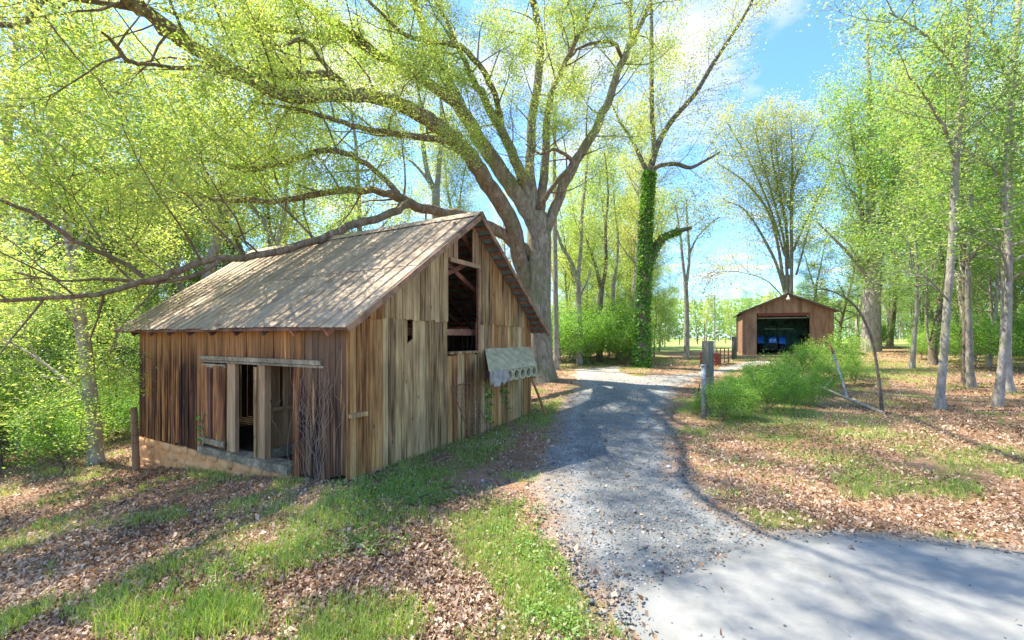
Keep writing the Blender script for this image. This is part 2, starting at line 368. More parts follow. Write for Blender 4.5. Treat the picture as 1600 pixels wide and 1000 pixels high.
tcn = t.nodes.new('ShaderNodeTexCoord'); sp = t.nodes.new('ShaderNodeSeparateXYZ'); t.links.new(tcn.outputs['Object'], sp.inputs[0])
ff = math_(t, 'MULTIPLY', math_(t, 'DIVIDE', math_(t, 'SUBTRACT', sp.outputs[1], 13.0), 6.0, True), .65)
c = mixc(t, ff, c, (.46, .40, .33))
t.links.new(c, b.inputs['Base Color']); b.inputs['Roughness'].default_value = .9; bumpn(t, b, noise(t, v, 45, 8, .8), .03, .9)
sheet('gravel_track', TRACK, (-1, 20.5, -4, 27), .09, .09, .022, m, .7, 4)
m, t, b = new_mat('pale_concrete'); v = mapping(t, (1, 1, 1))
r1 = ramp(t, [(.3, (.215, .216, .203)), (.7, (.26, .26, .245))]); t.links.new(noise(t, v, 5, 9, .7), r1.inputs[0]); c = r1.outputs[0]
r2 = ramp(t, [(.35, (.95, .95, .95)), (.6, (1.03, 1.03, 1.03))]); t.links.new(noise(t, mapping(t, (.5, 2.5, 1)), 1.5, 5), r2.inputs[0]); c = mixc(t, 1.0, c, r2.outputs[0], 'MULTIPLY')
ea = t.nodes.new('ShaderNodeAttribute'); ea.attribute_name = 'edge'
ef = math_(t, 'SUBTRACT', 1.0, math_(t, 'MULTIPLY', ea.outputs['Fac'], 5.0), True); c = mixc(t, math_(t, 'MULTIPLY', ef, .6), c, (.14, .148, .145))
sp_ = ramp(t, [(.62, (0, 0, 0)), (.70, (1, 1, 1))]); t.links.new(noise(t, v, 90, 4, .8), sp_.inputs[0]); c = mixc(t, math_(t, 'MULTIPLY', sp_.outputs[0], .35), c, (.12, .12, .115))
st_ = ramp(t, [(.55, (1, 1, 1)), (.72, (.78, .77, .74))]); t.links.new(noise(t, v, 1.3, 6, .65), st_.inputs[0]); c = mixc(t, 1.0, c, st_.outputs[0], 'MULTIPLY')
t.links.new(c, b.inputs['Base Color']); b.inputs['Roughness'].default_value = .75; bumpn(t, b, noise(t, v, 60, 6, .7), .006, .5)
sheet('concrete_apron', SLAB, (.4, 9.9, -3.6, 4.4), .06, .12, .045, m, .14, 8, .024)

# ------------------------------------------------------------------ leaves, branches, trees
def leaf_arrays(P, size, rg, asp=.5, up=.6, droop=.0):
    n = len(P); P = np.asarray(P, float)
    D = rg.normal(size=(n, 3)); D[:, 2] = D[:, 2]*.5-droop; D /= np.linalg.norm(D, axis=1)[:, None]
    Nn = rg.normal(size=(n, 3)); Nn[:, 2] += up*2; S = np.cross(Nn, D); S /= np.linalg.norm(S, axis=1)[:, None]+1e-9
    U = np.cross(D, S); s = (size*rg.uniform(.6, 1.35, n))[:, None]
    V = np.empty((n, 4, 3)); V[:, 0] = P; V[:, 1] = P+D*s*.5+S*s*asp*.5+U*s*.08; V[:, 2] = P+D*s-U*s*.1; V[:, 3] = P+D*s*.5-S*s*asp*.5+U*s*.08
    return V.reshape(-1, 3)
def leaf_mesh(name, P, size, mat, rg, **k):
    V = leaf_arrays(P, size, rg, **k); n = len(P)
    return np_mesh(name, V, np.arange(n*4).reshape(-1, 4), mat, False, rg.random(n))
def unit(v): return v/(np.linalg.norm(v)+1e-9)
def wander(p, d, L, n, wob, up, rg):
    pts = [p.copy()]; d = unit(d)
    for k in range(n):
        d = unit(d+rg.normal(size=3)*wob+np.array([0, 0, up])); p = p+d*(L/n); pts.append(p)
    return np.array(pts)
def side_branches(pts, n, t0, L, ang, up, rg, flat=0.0, taper=.5):
    """start point, direction, length of n side branches of a polyline"""
    res = []; m_ = len(pts)-1; seg = np.diff(pts, axis=0)
    az = rg.uniform(0, 6.28)
    for k in range(n):
        tt = t0+(1-t0)*(k+rg.uniform(0, 1))/n; q = min(tt*m_, m_-1e-4); i = int(q); f = q-i
        p = pts[i]+seg[i]*f; T = unit(seg[i]); a = np.cross(T, [0, 0, 1.]); a = unit(a) if np.linalg.norm(a) > .1 else np.array([1., 0, 0]); b_ = np.cross(T, a)
        az += 2.4+rg.uniform(-.5, .5); s = a*math.cos(az)+b_*math.sin(az)*(1-flat)
        an = ang*rg.uniform(.75, 1.25); d = unit(T*math.cos(an)+unit(s)*math.sin(an)+np.array([0, 0, up]))
        res.append((p, d, L*(1-taper*tt)*rg.uniform(.6, 1.2), tt))
    return res
def foliate(twigs, per, spread, rg):
    P = []
    for pts, k in twigs:
        k = max(1, int(k*per)); q = rg.uniform(.15, 1.0, k)*(len(pts)-1); i = np.minimum(q.astype(int), len(pts)-2); f = (q-i)[:, None]
        P.append(pts[i]*(1-f)+pts[i+1]*f+rg.normal(size=(k, 3))*spread)
    return np.concatenate(P)
def procedural_tree(seed, H=14, r0=.22, lean=.0, start=.3, n1=18, L1=4.0, a1=.9, up1=.12, n2=7, L2=1.5, n3=4, L3=.6, fork=0, per=12, spread=.14,
                    leaf=.1, lmat='leaf_mid', bark='greybark', flat=0.0, taper=.5, asp=.55, wob=.05, upleaf=.6):
    rg = np.random.default_rng(seed); w = Wood(); twigs = []
    stems = []
    th = H if not fork else H*fork
    d0 = np.array([lean, rg.uniform(-.05, .05), 1.0])
    trunk = wander(np.array([0, 0, -.15]), d0, th, 12, wob, .04, rg)
    n = len(trunk); rad = r0*(1-np.linspace(0, 1, n)**1.1*(.92 if not fork else .35)); rad[0] *= 1.5; rad[1] *= 1.06
    w.tube(trunk, rad, 10 if r0 > .15 else 7)
    if fork:
        k = 3 if fork < .3 else 2; a0 = rg.uniform(0, 6.28)
        for q in range(k):
            a = a0+q*6.28/k; dd = np.array([math.cos(a)*.38, math.sin(a)*.38, 1.0]); s = wander(trunk[-1], dd, H-th, 10, .06, .05, rg)
            rr = rad[-1]*.8*(1-np.linspace(0, 1, len(s))*.9); w.tube(s, rr, 7); stems.append((s, rr))
    else: stems.append((trunk, rad))
    for s, rr in stems:
        for p, d, L, tt in side_branches(s, max(4, int(n1/len(stems))), start if not fork else .1, L1, a1, up1, rg, 0, taper):
            r = max(.015, np.interp(tt, np.linspace(0, 1, len(rr)), rr)*.5); b1 = wander(p, d, L, 5, .13, up1*.5, rg); w.tube(b1, r*(1-np.linspace(0, .85, 6)), 5)
            for p2, d2, L_2, t2 in side_branches(b1, n2, .2, L2*L/L1, .8, .05, rg, flat, .4):
                b2 = wander(p2, d2, L_2, 3, .16, 0, rg); w.tube(b2, max(.008, r*.35)*(1-np.linspace(0, .8, 4)), 3)
                twigs.append((b2, 1.0))
                for p3, d3, L_3, t3 in side_branches(b2, n3, .2, L3, .8, 0, rg, flat, .2):
                    b3 = wander(p3, d3, L_3, 2, .1, 0, rg); twigs.append((b3, 1.0))
                    if n3 and rg.random() < .4: w.tube(b3, [.006, .005, .003], 3)
    P = foliate(twigs, per, spread, rg)
    return w.mesh('trunk_mesh', M[bark]), leaf_mesh('crown_mesh', P, leaf, M[lmat], rg, asp=asp, up=upleaf), len(P)
def make_tree(name, meshes, loc, label, cat='tree', group=None, rz=0, sc=1.0, sz=None, crown='crown', trunk='trunk'):
    e = empty(name, loc, label, cat, group, rz); e.scale = (sc, sc, sz or sc)
    link(trunk, meshes[0], e); tag(link(crown, meshes[1], e), kind='stuff')
    return e

# hero oak: limbs traced as (px, py, distance, width in px)
def traced(L, sub=4):
    P = np.array([tuple(pt(a, b_, c_)) for a, b_, c_, w_ in L]); r = np.array([w_*c_/F/2*.88 for a, b_, c_, w_ in L])
    n = len(P); tt = np.linspace(0, n-1, (n-1)*sub+1); out_ = []
    for q in tt:
        i = min(int(q), n-2); f = q-i; p0, p1, p2, p3 = P[max(i-1, 0)], P[i], P[i+1], P[min(i+2, n-1)]
        out_.append(.5*((2*p1)+(-p0+p2)*f+(2*p0-5*p1+4*p2-p3)*f*f+(-p0+3*p1-3*p2+p3)*f**3))
    return np.array(out_), np.interp(tt, np.arange(n), r)
OAK = dict(
 trunk=[(840, 597, 16, 74), (841, 572, 16, 58), (842, 540, 16, 48), (842, 480, 16, 43), (842, 420, 16, 42), (842, 375, 16, 42), (841, 350, 16, 39), (841, 332, 16, 28)],
 limbs=[
  [(826, 470, 16, 24), (815, 410, 15.8, 27), (800, 350, 15.4, 28), (776, 306, 15, 28), (750, 266, 14.5, 28), (722, 231, 14, 27), (687, 200, 13.4, 26), (652, 175, 12.8, 25), (600, 154, 12.2, 24), (540, 147, 11.4, 22), (480, 152, 10.6, 22), (430, 145, 10, 23), (400, 130, 9.6, 25), (345, 98, 9.2, 24), (282, 62, 8.6, 23), (240, 30, 8.2, 23), (200, 0, 7.8, 23), (150, -50, 7.2, 22), (60, -110, 6.5, 17), (-60, -160, 5.8, 10)],
  [(834, 350, 16, 38), (817, 318, 15.9, 37), (789, 275, 15.7, 36), (757, 231, 15.4, 34), (722, 171, 15, 30), (691, 147, 14.5, 25), (663, 126, 14, 23), (628, 108, 13.4, 22), (590, 86, 13, 18), (540, 60, 12.5, 16), (480, 54, 12, 16), (400, 40, 11.2, 14), (320, 36, 10.5, 11), (250, 10, 10, 7)],
  [(724, 176, 15, 25), (705, 133, 15, 22), (680, 87, 15, 20), (666, 52, 15, 18), (649, 7, 15, 17), (630, -60, 15, 14), (600, -160, 15, 8)],
  [(838, 345, 16, 30), (824, 305, 15.9, 26), (810, 262, 15.6, 24), (785, 206, 15.2, 22), (757, 157, 14.7, 18), (735, 115, 14.2, 14), (719, 80, 13.8, 11), (690, 20, 13, 8), (660, -60, 12, 5)],
  [(785, 206, 15.2, 16), (780, 170, 14.8, 14), (764, 130, 14, 13), (740, 91, 13.5, 13), (712, 70, 13, 12), (670, 66, 12.5, 11), (635, 55, 12, 9), (600, 25, 11.5, 7), (565, -10, 11, 6), (520, -60, 10.5, 4)],
  [(840, 340, 16, 26), (829, 280, 16, 22), (829, 210, 16.2, 21), (841, 122, 16.3, 19), (845, 70, 16.3, 18), (834, 10, 16.2, 16), (825, -60, 16, 12), (815, -160, 16, 7)],
  [(842, 345, 16, 28), (848, 310, 16, 22), (852, 240, 15.7, 19), (856, 170, 15.2, 15), (880, 105, 14.6, 12), (901, 63, 14.2, 9), (930, 5, 13.6, 7), (960, -60, 13, 5)],
  [(846, 372, 16, 28), (862, 340, 16, 25), (880, 290, 15.9, 24), (908, 241, 15.8, 22), (929, 203, 15.7, 20), (953, 150, 15.6, 18), (971, 101, 15.5, 16), (988, 64, 15.4, 14), (1002, 35, 15.3, 11), (1018, -5, 15.2, 10), (1035, -90, 15, 6)],
  [(988, 66, 15.4, 11), (985, 17, 15.1, 10), (985, -40, 14.9, 8), (975, -120, 14.5, 4)],
  [(972, 90, 15.5, 8), (960, 68, 15.2, 9), (943, 65, 15, 8), (911, 73, 14.6, 6), (885, 95, 14.3, 3)],
  [(841, 326, 15.8, 13), (866, 290, 15.3, 10), (894, 252, 15, 9), (868, 234, 14.8, 7), (845, 240, 14.6, 6), (822, 225, 14.4, 3)],
  # lower left limbs over the barn
  [(826, 395, 16, 26), (775, 360, 15.3, 24), (735, 343, 14.7, 22), (700, 333, 14, 21), (660, 326, 13.3, 20), (625, 308, 12.8, 20), (600, 300, 12.5, 15), (560, 297, 12.2, 14), (500, 302, 11.8, 14), (440, 315, 11.3, 12), (390, 312, 10.8, 10), (335, 312, 10.2, 8), (280, 300, 9.8, 5), (220, 305, 9.5, 3)],
  [(626, 310, 12.8, 15), (607, 285, 12.6, 11), (560, 248, 12, 11), (520, 235, 11.6, 12), (480, 240, 11.2, 12), (430, 258, 10.8, 12), (382, 264, 10.4, 13), (330, 250, 10, 10), (280, 247, 9.6, 9), (240, 250, 9.3, 8), (190, 268, 9, 6), (130, 270, 8.6, 4), (70, 290, 8.3, 3)],
  [(640, 316, 13, 18), (612, 332, 12, 16), (560, 350, 11, 16), (500, 372, 10, 16), (440, 392, 9.2, 15), (380, 402, 8.6, 14), (320, 408, 8.2, 14), (270, 427, 7.8, 13), (220, 441, 7.5, 12), (150, 460, 7.1, 10), (80, 464, 6.8, 9), (0, 470, 6.5, 8), (-90, 460, 6.2, 6)],
  [(345, 406, 8.3, 9), (300, 432, 8, 8), (240, 442, 7.7, 8), (170, 436, 7.3, 7), (90, 438, 6.8, 4), (20, 425, 6.4, 3)],
  [(226, 434, 7.5, 10), (195, 412, 7.3, 9), (160, 395, 7, 9), (115, 375, 6.7, 9), (90, 358, 6.5, 9), (50, 332, 6.2, 8), (0, 313, 5.9, 7), (-70, 290, 5.5, 4)],
  [(545, 146, 11.4, 12), (525, 120, 11.2, 12), (500, 116, 10.9, 12), (460, 118, 10.5, 12), (415, 118, 10, 11), (380, 124, 9.8, 8)],
  [(523, 119, 11.2, 9), (505, 98, 11, 8), (487, 72, 10.8, 7), (470, 62, 10.5, 7), (430, 72, 10, 6), (400, 50, 9.7, 4)],
  [(590, 86, 13, 14), (560, 58, 12.6, 12), (520, 35, 12.2, 11), (485, 12, 11.8, 9), (450, -10, 11.4, 7), (400, -50, 11, 4)],
  [(720, 212, 13.9, 12), (690, 220, 13.3, 11), (650, 212, 12.6, 11), (600, 207, 12, 10), (550, 195, 11.5, 9), (500, 180, 11, 8), (440, 165, 10.4, 5), (390, 158, 10, 3)],
  [(375, 118, 9.5, 9), (350, 105, 9.3, 8), (320, 104, 9, 7), (280, 106, 8.6, 6), (230, 100, 8, 6), (200, 95, 7.7, 8), (180, 70, 7.4, 7), (160, 50, 7.1, 4)],
  [(300, 65, 8.8, 8), (240, 20, 8.4, 9), (190, 10, 8, 9), (130, 0, 7.6, 8), (60, -20, 7.2, 6)],
  [(150, -50, 7.2, 15), (110, -35, 6.9, 12), (75, -5, 6.5, 11), (50, 15, 6.2, 11), (35, 32, 6, 11), (0, 42, 5.8, 9), (-60, 45, 5.5, 6)],
  [(649, 7, 15, 12), (600, -120, 13, 12), (540, -230, 10.5, 12), (470, -330, 8.5, 10), (450, -480, 6.8, 7), (500, -640, 5.6, 4)],
  [(834, 10, 16.2, 11), (810, -200, 14, 10), (760, -380, 11, 8), (740, -520, 9, 6), (760, -660, 8, 3)],
  [(120, 240, 8.6, 4), (100, 232, 8.5, 6), (140, 258, 8.7, 6), (165, 268, 8.9, 5), (200, 272, 9.1, 3)],
 ])
def build_oak():
    rg = np.random.default_rng(5); base = pt(840, 590, 16); base.z = gz(base.x, 16)
    e = empty('oak_tree', base, 'huge spreading oak with many limbs rising behind the barn and reaching over its roof', 'tree')
    B = np.array(base); twigs = []; twood = Wood()
    P, r = traced(OAK['trunk']); P[:, 2] = np.maximum(P[:, 2], B[2]-.25)
    w = Wood(); w.tube(P-B, r, 30, flute=lambda i, a: .05*np.sin(a*5+i*.1)+.03*np.sin(a*11+1+i*.2)+(.22*max(0, 1-i/6))*np.sin(a*4+.7)); link('trunk', w.mesh('trunk', M['oakbark']), e)
    for k, L in enumerate(OAK['limbs']):
        if 11 <= k <= 15: L = [(a, b_, c_, w_*.84) for a, b_, c_, w_ in L]
        if 1 <= k <= 10: L = [(a, b_, c_, w_*.76) for a, b_, c_, w_ in L]
        P, r = traced(L); P += rg.normal(size=P.shape)*np.minimum(r, .1)[:, None]*.25; P[0] = P[0]
        w = Wood(); w.tube(P-B, r, 12, flute=lambda i, a: .06*np.sin(a*3+i*.7)+.03*np.sin(a*7+i)); link('limb', w.mesh('limb', M['oakbark'] if k in (1, 2, 3, 5, 6, 7, 8) else M['limbbark']), e)
        Ln = np.linalg.norm(np.diff(P, axis=0), axis=1).sum()
        t0 = .25 if k in (0, 1, 3, 5, 6, 7, 11) else .12
        nb = int(Ln*(1-t0)*2.1)
        for p, d, L1, tt in side_branches(P, nb, t0, 2.6, 1.0, .10, rg, .0, .15):
            if p[1] < 6.0: L1 *= .55
            b1 = wander(p, d, L1, 5, .16, .02, rg)
            if b1[-1][2] < 3.4 and b1[-1][0] > -7.2: continue
            rr = min(.035, .3*np.interp(tt, np.linspace(0, 1, len(r)), r)+.008); twood.tube(b1-B, rr*(1-np.linspace(0, .85, 6)), 4)
            for p2, d2, L2, t2 in side_branches(b1, 8, .48, 1.1, .8, -.03, rg, .3, .3):
                b2 = wander(p2, d2, L2, 3, .15, -.02, rg); twood.tube(b2-B, [.009, .007, .005, .003], 3); twigs.append((b2, 1.0))
                for p3, d3, L3, t3 in side_branches(b2, 4, .2, .55, .8, 0, rg, .3, .2): twigs.append((wander(p3, d3, L3, 2, .1, 0, rg), 1.0))
    tag(link('twigs', twood.mesh('twigs', M['limbbark']), e), kind='stuff')
    P = foliate(twigs, 32, .11, rg); P = P[(P[:, 1] > 4.2) & ~((P[:, 2] < 3.45) & (P[:, 0] > -7.2))]
    print('oak leaves', len(P))
    tag(link('crown', leaf_mesh('crown', P-B, .06, M['leaf_oak'], rg, asp=.5, up=.5), e), kind='stuff')
build_oak()

# ------------------------------------------------------------------ barn
BA = R(61); BO = Vector((-2.27, 5.87, 0)); BX = Vector((math.cos(BA), math.sin(BA), 0)); BY = Vector((-math.sin(BA), math.cos(BA), 0))
barn = empty('barn', BO, 'old weathered board barn with a grey metal roof and an open loft hatch', 'barn', rz=BA)
def to_barn(p): q = p-BO; return Vector((q.dot(BX), q.dot(BY), q.z))
CAMB = to_barn(Vector((0, 0, EYE)))
def on_plane(px, py, axis, val):
    d = ray(px, py); db = Vector((d.dot(BX), d.dot(BY), d.z)); k = (val-CAMB[axis])/db[axis]; return CAMB+db*k
def fw(px, py, off=0): q = on_plane(px, py, 0, -off); return q.y, q.z       # front wall: (y, z)
def gw(px, py, off=0): q = on_plane(px, py, 1, -off); return q.x, q.z       # gable wall: (x, z)
def bgz(x, y): p = BO+BX*x+BY*y; return gz(p.x, p.y)
GW, FL = 5.63, 6.44
RZ0, RS, RXR = 4.40, .725, 2.81           # ridge height, slope, ridge x
def roof_z(x): return RZ0-RS*abs(x-RXR)
wm_gable = wood_mat('gable_wood', [(.30, (.10, .052, .02)), (.45, (.34, .21, .088)), (.6, (.53, .355, .16)), (.8, (.66, .49, .26))], None, 1.2, patch=.3)
wm_gable2 = wood_mat('gable_brown_wood', [(.30, (.12, .045, .015)), (.45, (.35, .16, .05)), (.6, (.50, .27, .095)), (.8, (.60, .38, .17))], None, 1.2, patch=.3)
wm_front = wood_mat('front_wood', [(.36, (.018, .006, .003)), (.48, (.13, .048, .018)), (.58, (.30, .125, .042)), (.72, (.55, .27, .10))], (.62, .29, .08), .9, patch=.35, darkz=(1.4, 2.6, (.56, .28, .09), .8))
wm_corner = wood_mat('charred_wood', [(.36, (.012, .006, .004)), (.5, (.08, .038, .02)), (.65, (.20, .105, .05)), (.8, (.36, .21, .11))], (.62, .30, .09), .9, patch=.4, darkz=(1.0, 2.4, (.25, .15, .085), .8))
wm_tan = wood_mat('tan_wood', [(.3, (.24, .13, .06)), (.5, (.38, .23, .115)), (.75, (.50, .34, .19))], None, 1.2, patch=.2)
wm_grey = wood_mat('grey_wood', [(.3, (.15, .11, .065)), (.5, (.30, .24, .15)), (.75, (.50, .42, .28))], None, 18, sxy=18, patch=.35)
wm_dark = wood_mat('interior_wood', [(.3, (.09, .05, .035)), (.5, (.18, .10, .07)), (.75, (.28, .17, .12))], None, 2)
wm_red = wood_mat('purlin_wood', [(.3, (.18, .07, .04)), (.5, (.32, .14, .08)), (.75, (.44, .23, .14))], None, 12, sxy=12)
wm_rust = flat_mat('rusty_trim', (.26, .15, .08), .8, 0, .5, 6)
def board(name, mat, a, b_, c0, c1, z0l, z0r, z1l, z1r, wall, off=0, th=.024, parent=None):
    """a board with sloped ends: wall 'f' runs a..b_ along y at x=-off, wall 'g' along x at y=-off"""
    mb = MB(); j = rnd.uniform(-.004, .004)
    if wall == 'f': P = lambda s, o, z: (-off-o+j, s, z)
    else: P = lambda s, o, z: (s, -off-o+j, z)
    mb.hexa([P(a, 0, z0l), P(b_, 0, z0r), P(b_, th, z0r+.002), P(a, th, z0l), P(a, 0, z1l), P(b_, 0, z1r), P(b_, th, z1r), P(a, th, z1l)])
    return mb.build(name, mat, parent or barn)
# front wall
y_dl, _ = fw(372, 640); y_dr, _ = fw(456, 640); y_hl, zh = fw(318, 558); y_hr, zh2 = fw(507, 560); z_top = 2.16
_, z_sillL = fw(330, 705); z_sill = .03
y = 0.0
while y < FL-.03:
    w_ = rnd.uniform(.10, .17); y1 = min(y+w_, FL)
    ym = (y+y1)/2; gap = rnd.uniform(.004, .012)
    if ym < y_dr:                                   # charred corner part, runs to the ground
        zb = bgz(0, ym)+rnd.uniform(.0, .10); mat = wm_corner if ym < .95 else wm_front
        board('board', mat, y, y1-gap, 0, 0, zb, zb+rnd.uniform(-.02, .02), z_top, z_top, 'f', rnd.uniform(0, .012))
    elif ym < y_hl-.03:
        board('board', wm_front, y, y1-gap, 0, 0, zh-.02, zh-.02, z_top, z_top, 'f', rnd.uniform(0, .01))
    else:
        zb = -.07+rnd.uniform(-.05, .03)
        board('board', wm_front, y, y1-gap, 0, 0, zb, zb, z_top, z_top, 'f', rnd.uniform(0, .012))
    y = y1+(.03 if abs(ym-4.45) < .1 else 0)
# header, jambs, sill
y_o1, _ = fw(357, 640); y_o2, _ = fw(369, 640); y_p1, _ = fw(401, 640); y_p2, _ = fw(416, 640)
MB().box(-.075, -.028, y_hr, y_hl, zh-.04, zh+.03).build('door_header', wm_grey, barn, bevel=.006)
MB().box(-.06, -.028, y_hr-.05, y_hl-.02, zh-.085, zh-.045).build('door_track', wm_grey, barn, bevel=.006)
MB().box(-.02, .05, y_o2, y_o1+.02, z_sill, zh-.03).build('door_jamb', wm_tan, barn, bevel=.004)
MB().box(-.02, .09, y_p2+.01, y_p1-.05, z_sill, zh-.03).build('door_post', wm_tan, barn, bevel=.004)
MB().box(-.05, -.021, y_p1-.065, y_p1, z_sill, zh-.12).build('door_post_facing', wm_gable, barn, bevel=.004)
mb = MB(); ss = np.linspace(y_dr-.02, y_hl+.02, 14)
for k in range(13):
    e0 = .012*math.sin(k*1.9); e1 = .012*math.sin((k+1)*1.9)
    mb.hexa([(-.09+e0, ss[k], -.10), (.16, ss[k], -.10), (.16, ss[k+1], -.10), (-.09+e1, ss[k+1], -.10), (-.09+e0, ss[k], z_sill+e0*.5), (.16, ss[k], z_sill), (.16, ss[k+1], z_sill), (-.09+e1, ss[k+1], z_sill+e1*.5)])
mb.build('door_sill', wm_grey, barn)
# hanging door leaf left of the opening
dl = MB().box(-.05, -.03, y_o1+.02, y_hl-.01, zh-.17, zh-.11).build('sliding_door', wm_grey, barn)
k = 4; ys = np.linspace(y_o1+.03, y_hl-.03, k+1)
for q in range(k): board('door_board', wm_front, ys[q]+.003, ys[q+1]-.004, 0, 0, .06+rnd.uniform(-.02, .03), .06, zh-.14, zh-.14, 'f', .026, parent=dl)
MB().box(-.08, -.052, y_o1+.0, y_hl+.02, .10, .19).build('door_cleat', wm_grey, dl)
MB().box(-.08, -.052, (y_o1+y_hl)/2+.02, (y_o1+y_hl)/2+.07, .19, zh-.2).build('door_batten', wm_dark, dl)
# partition seen through the right opening
YP = y_p2+.16
def yw(px, py): q = on_plane(px, py, 1, YP); return q.x, q.z
def pboard(px0, px1, py_top, name='partition_board', pyb=720, mat=None, off=0):
    xa, za = yw(px0, py_top); xb, _z = yw(px1, py_top); _x, zb = yw(px0, pyb); MB().box(xa, xb-.004, YP+off, YP+off+.025, max(zb, -.03), za).build(name, mat or wm_tan, barn)
for a_, b_, c_ in ((404, 424, 591), (426, 438, 560), (438, 444, 636), (444, 451, 560), (451, 458, 560), (458, 470, 560), (470, 484, 560)): pboard(a_, b_, c_)
xr0, zr = yw(416, 641); xr1, _z = yw(484, 634)
MB().box(.06, xr1, YP-.04, YP-.003, zr-.03, zr+.03).build('partition_rail', wm_tan, barn)
_x, zk = yw(416, 712); MB().box(.06, xr1, YP-.06, YP-.003, -.03, zk+.10).build('partition_kick_board', wm_grey, barn)
# gable wall, two tiers
x_s0, z_s0 = gw(587, 493); x_s1, z_s1 = gw(823, 509); z_seam = (z_s0+z_s1)/2
lx0, lz0 = gw(700, 548); lx1, lz1 = gw(743, 415); ux0, uz0 = gw(709, 404); ux1, uz1 = gw(738, 362); sx0, sz0 = gw(636, 535); sx1, sz1 = gw(643, 500)
x = 0.0; nb = 0
while x < GW-.02:
    w_ = rnd.uniform(.105, .165); x1 = min(x+w_, GW)
    for e in (lx0, lx1): 
        if x < e < x1 and e-x > .05: x1 = e
    xm = (x+x1)/2; gap = rnd.uniform(.004, .011); mat = wm_gable2 if xm < .55 or rnd.random() < .25 or xm > 5.3 else wm_gable
    zb = bgz(xm, 0)-.03+rnd.uniform(0, .05)
    if 3.75 < xm < 4.9: zb = max(zb, 0) 
    zt = z_seam if roof_z(xm) > z_seam+.12 else None
    if lx0 <= xm <= lx1: zt = lz0-.05-rnd.uniform(0, .06)
    top = (lambda q: min(roof_z(q)-.05, 99)) if zt is None else (lambda q: zt)
    if sx0-.04 < xm < sx1+.04 and x1-x > .05 and not (lx0 <= xm <= lx1):
        board('board', mat, x, x1-gap, 0, 0, zb, zb, sz0-.02, sz0+.05, 'g', 0); board('board', mat, x, x1-gap, 0, 0, sz1, sz1, top(x), top(x1), 'g', 0)
    else: board('board', mat, x, x1-gap, 0, 0, zb, zb+rnd.uniform(-.01, .01), top(x), top(x1-gap), 'g', rnd.uniform(0, .006))
    if zt is not None:                               # upper tier laps over the lower one
        zl = z_seam-.03+rnd.uniform(-.015, .02)
        if xm > 4.3: zl -= .02
        if lx0 <= xm <= lx1:
            if xm < ux0 or xm > ux1: board('board', wm_tan, x, x1-gap, 0, 0, uz0-.02, uz0-.02, roof_z(x)-.05, roof_z(x1-gap)-.05, 'g', .026)
        else: board('board', mat, x, x1-gap, 0, 0, zl, zl+rnd.uniform(-.015, .015), min(roof_z(x), 99)-.05, roof_z(x1-gap)-.05, 'g', .027)
    x = x1
# short ragged upper boards over the nest box, hatch frame
MB().box(lx0-.01, lx1+.08, -.075, -.028, uz0-.09, uz0-.005).build('hatch_header', wm_tan, barn, bevel=.004)
MB().box(lx1, lx1+.07, -.078, -.053, lz0-.05, uz0-.09).build('hatch_jamb', wm_red, barn, bevel=.004)
MB().box(lx0, lx1, -.06, .10, lz0-.07, lz0-.02).build('hatch_sill', wm_gable, barn, bevel=.006)
MB().box(ux0-.09, ux0, -.076, -.052, uz0, uz1+.02).build('vent_jamb', wm_tan, barn); MB().box(ux1, ux1+.10, -.076, -.052, uz0-.02, roof_z(ux1)-.12).build('vent_jamb', wm_tan, barn)
MB().box(-.03, .0, -.028, .02, .02, 2.1).build('corner_board', wm_gable2, barn)
xb, zb_ = gw(553, 648); MB().box(-.03, .26, -.10, -.03, zb_-.03, zb_+.03).build('wooden_cleat', wm_gable, barn, bevel=.006)
# hidden walls: back (x = GW) and far gable (y = FL), boards with cracks between them
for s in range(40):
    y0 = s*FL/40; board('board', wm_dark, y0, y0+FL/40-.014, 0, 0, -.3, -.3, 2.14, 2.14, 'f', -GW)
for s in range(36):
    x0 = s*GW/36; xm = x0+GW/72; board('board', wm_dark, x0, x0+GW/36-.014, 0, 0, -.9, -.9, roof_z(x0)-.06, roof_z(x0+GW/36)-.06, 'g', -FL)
# loft and floor, posts, trusses
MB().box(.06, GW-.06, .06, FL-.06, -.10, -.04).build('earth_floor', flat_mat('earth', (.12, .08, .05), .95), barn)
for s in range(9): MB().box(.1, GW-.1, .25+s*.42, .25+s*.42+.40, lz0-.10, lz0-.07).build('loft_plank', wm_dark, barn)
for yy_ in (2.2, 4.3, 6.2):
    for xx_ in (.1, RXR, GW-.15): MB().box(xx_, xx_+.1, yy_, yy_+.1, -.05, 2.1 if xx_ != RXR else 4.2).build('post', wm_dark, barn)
for k in range(9):
    yy_ = .22+k*.76
    for sgn in (-1, 1):
        e = RXR+sgn*(RXR+.2); MB().bar((RXR, yy_, RZ0-.16), (e, yy_, roof_z(e)-.15), .05, .11).build('rafter', wm_red if k < 2 else wm_dark, barn)
    if k % 2 == 0:
        MB().bar((.35, yy_+.055, 2.3), (RXR+.7, yy_+.055, 3.65), .03, .09).build('brace', wm_red, barn); MB().bar((GW-.35, yy_+.09, 2.3), (RXR-.7, yy_+.09, 3.65), .03, .09).build('brace', wm_red, barn)
    MB().bar((.1, yy_-.045, 2.1), (GW-.1, yy_-.045, 2.1), .035, .12).build('tie_beam', wm_red if k < 3 else wm_dark, barn)
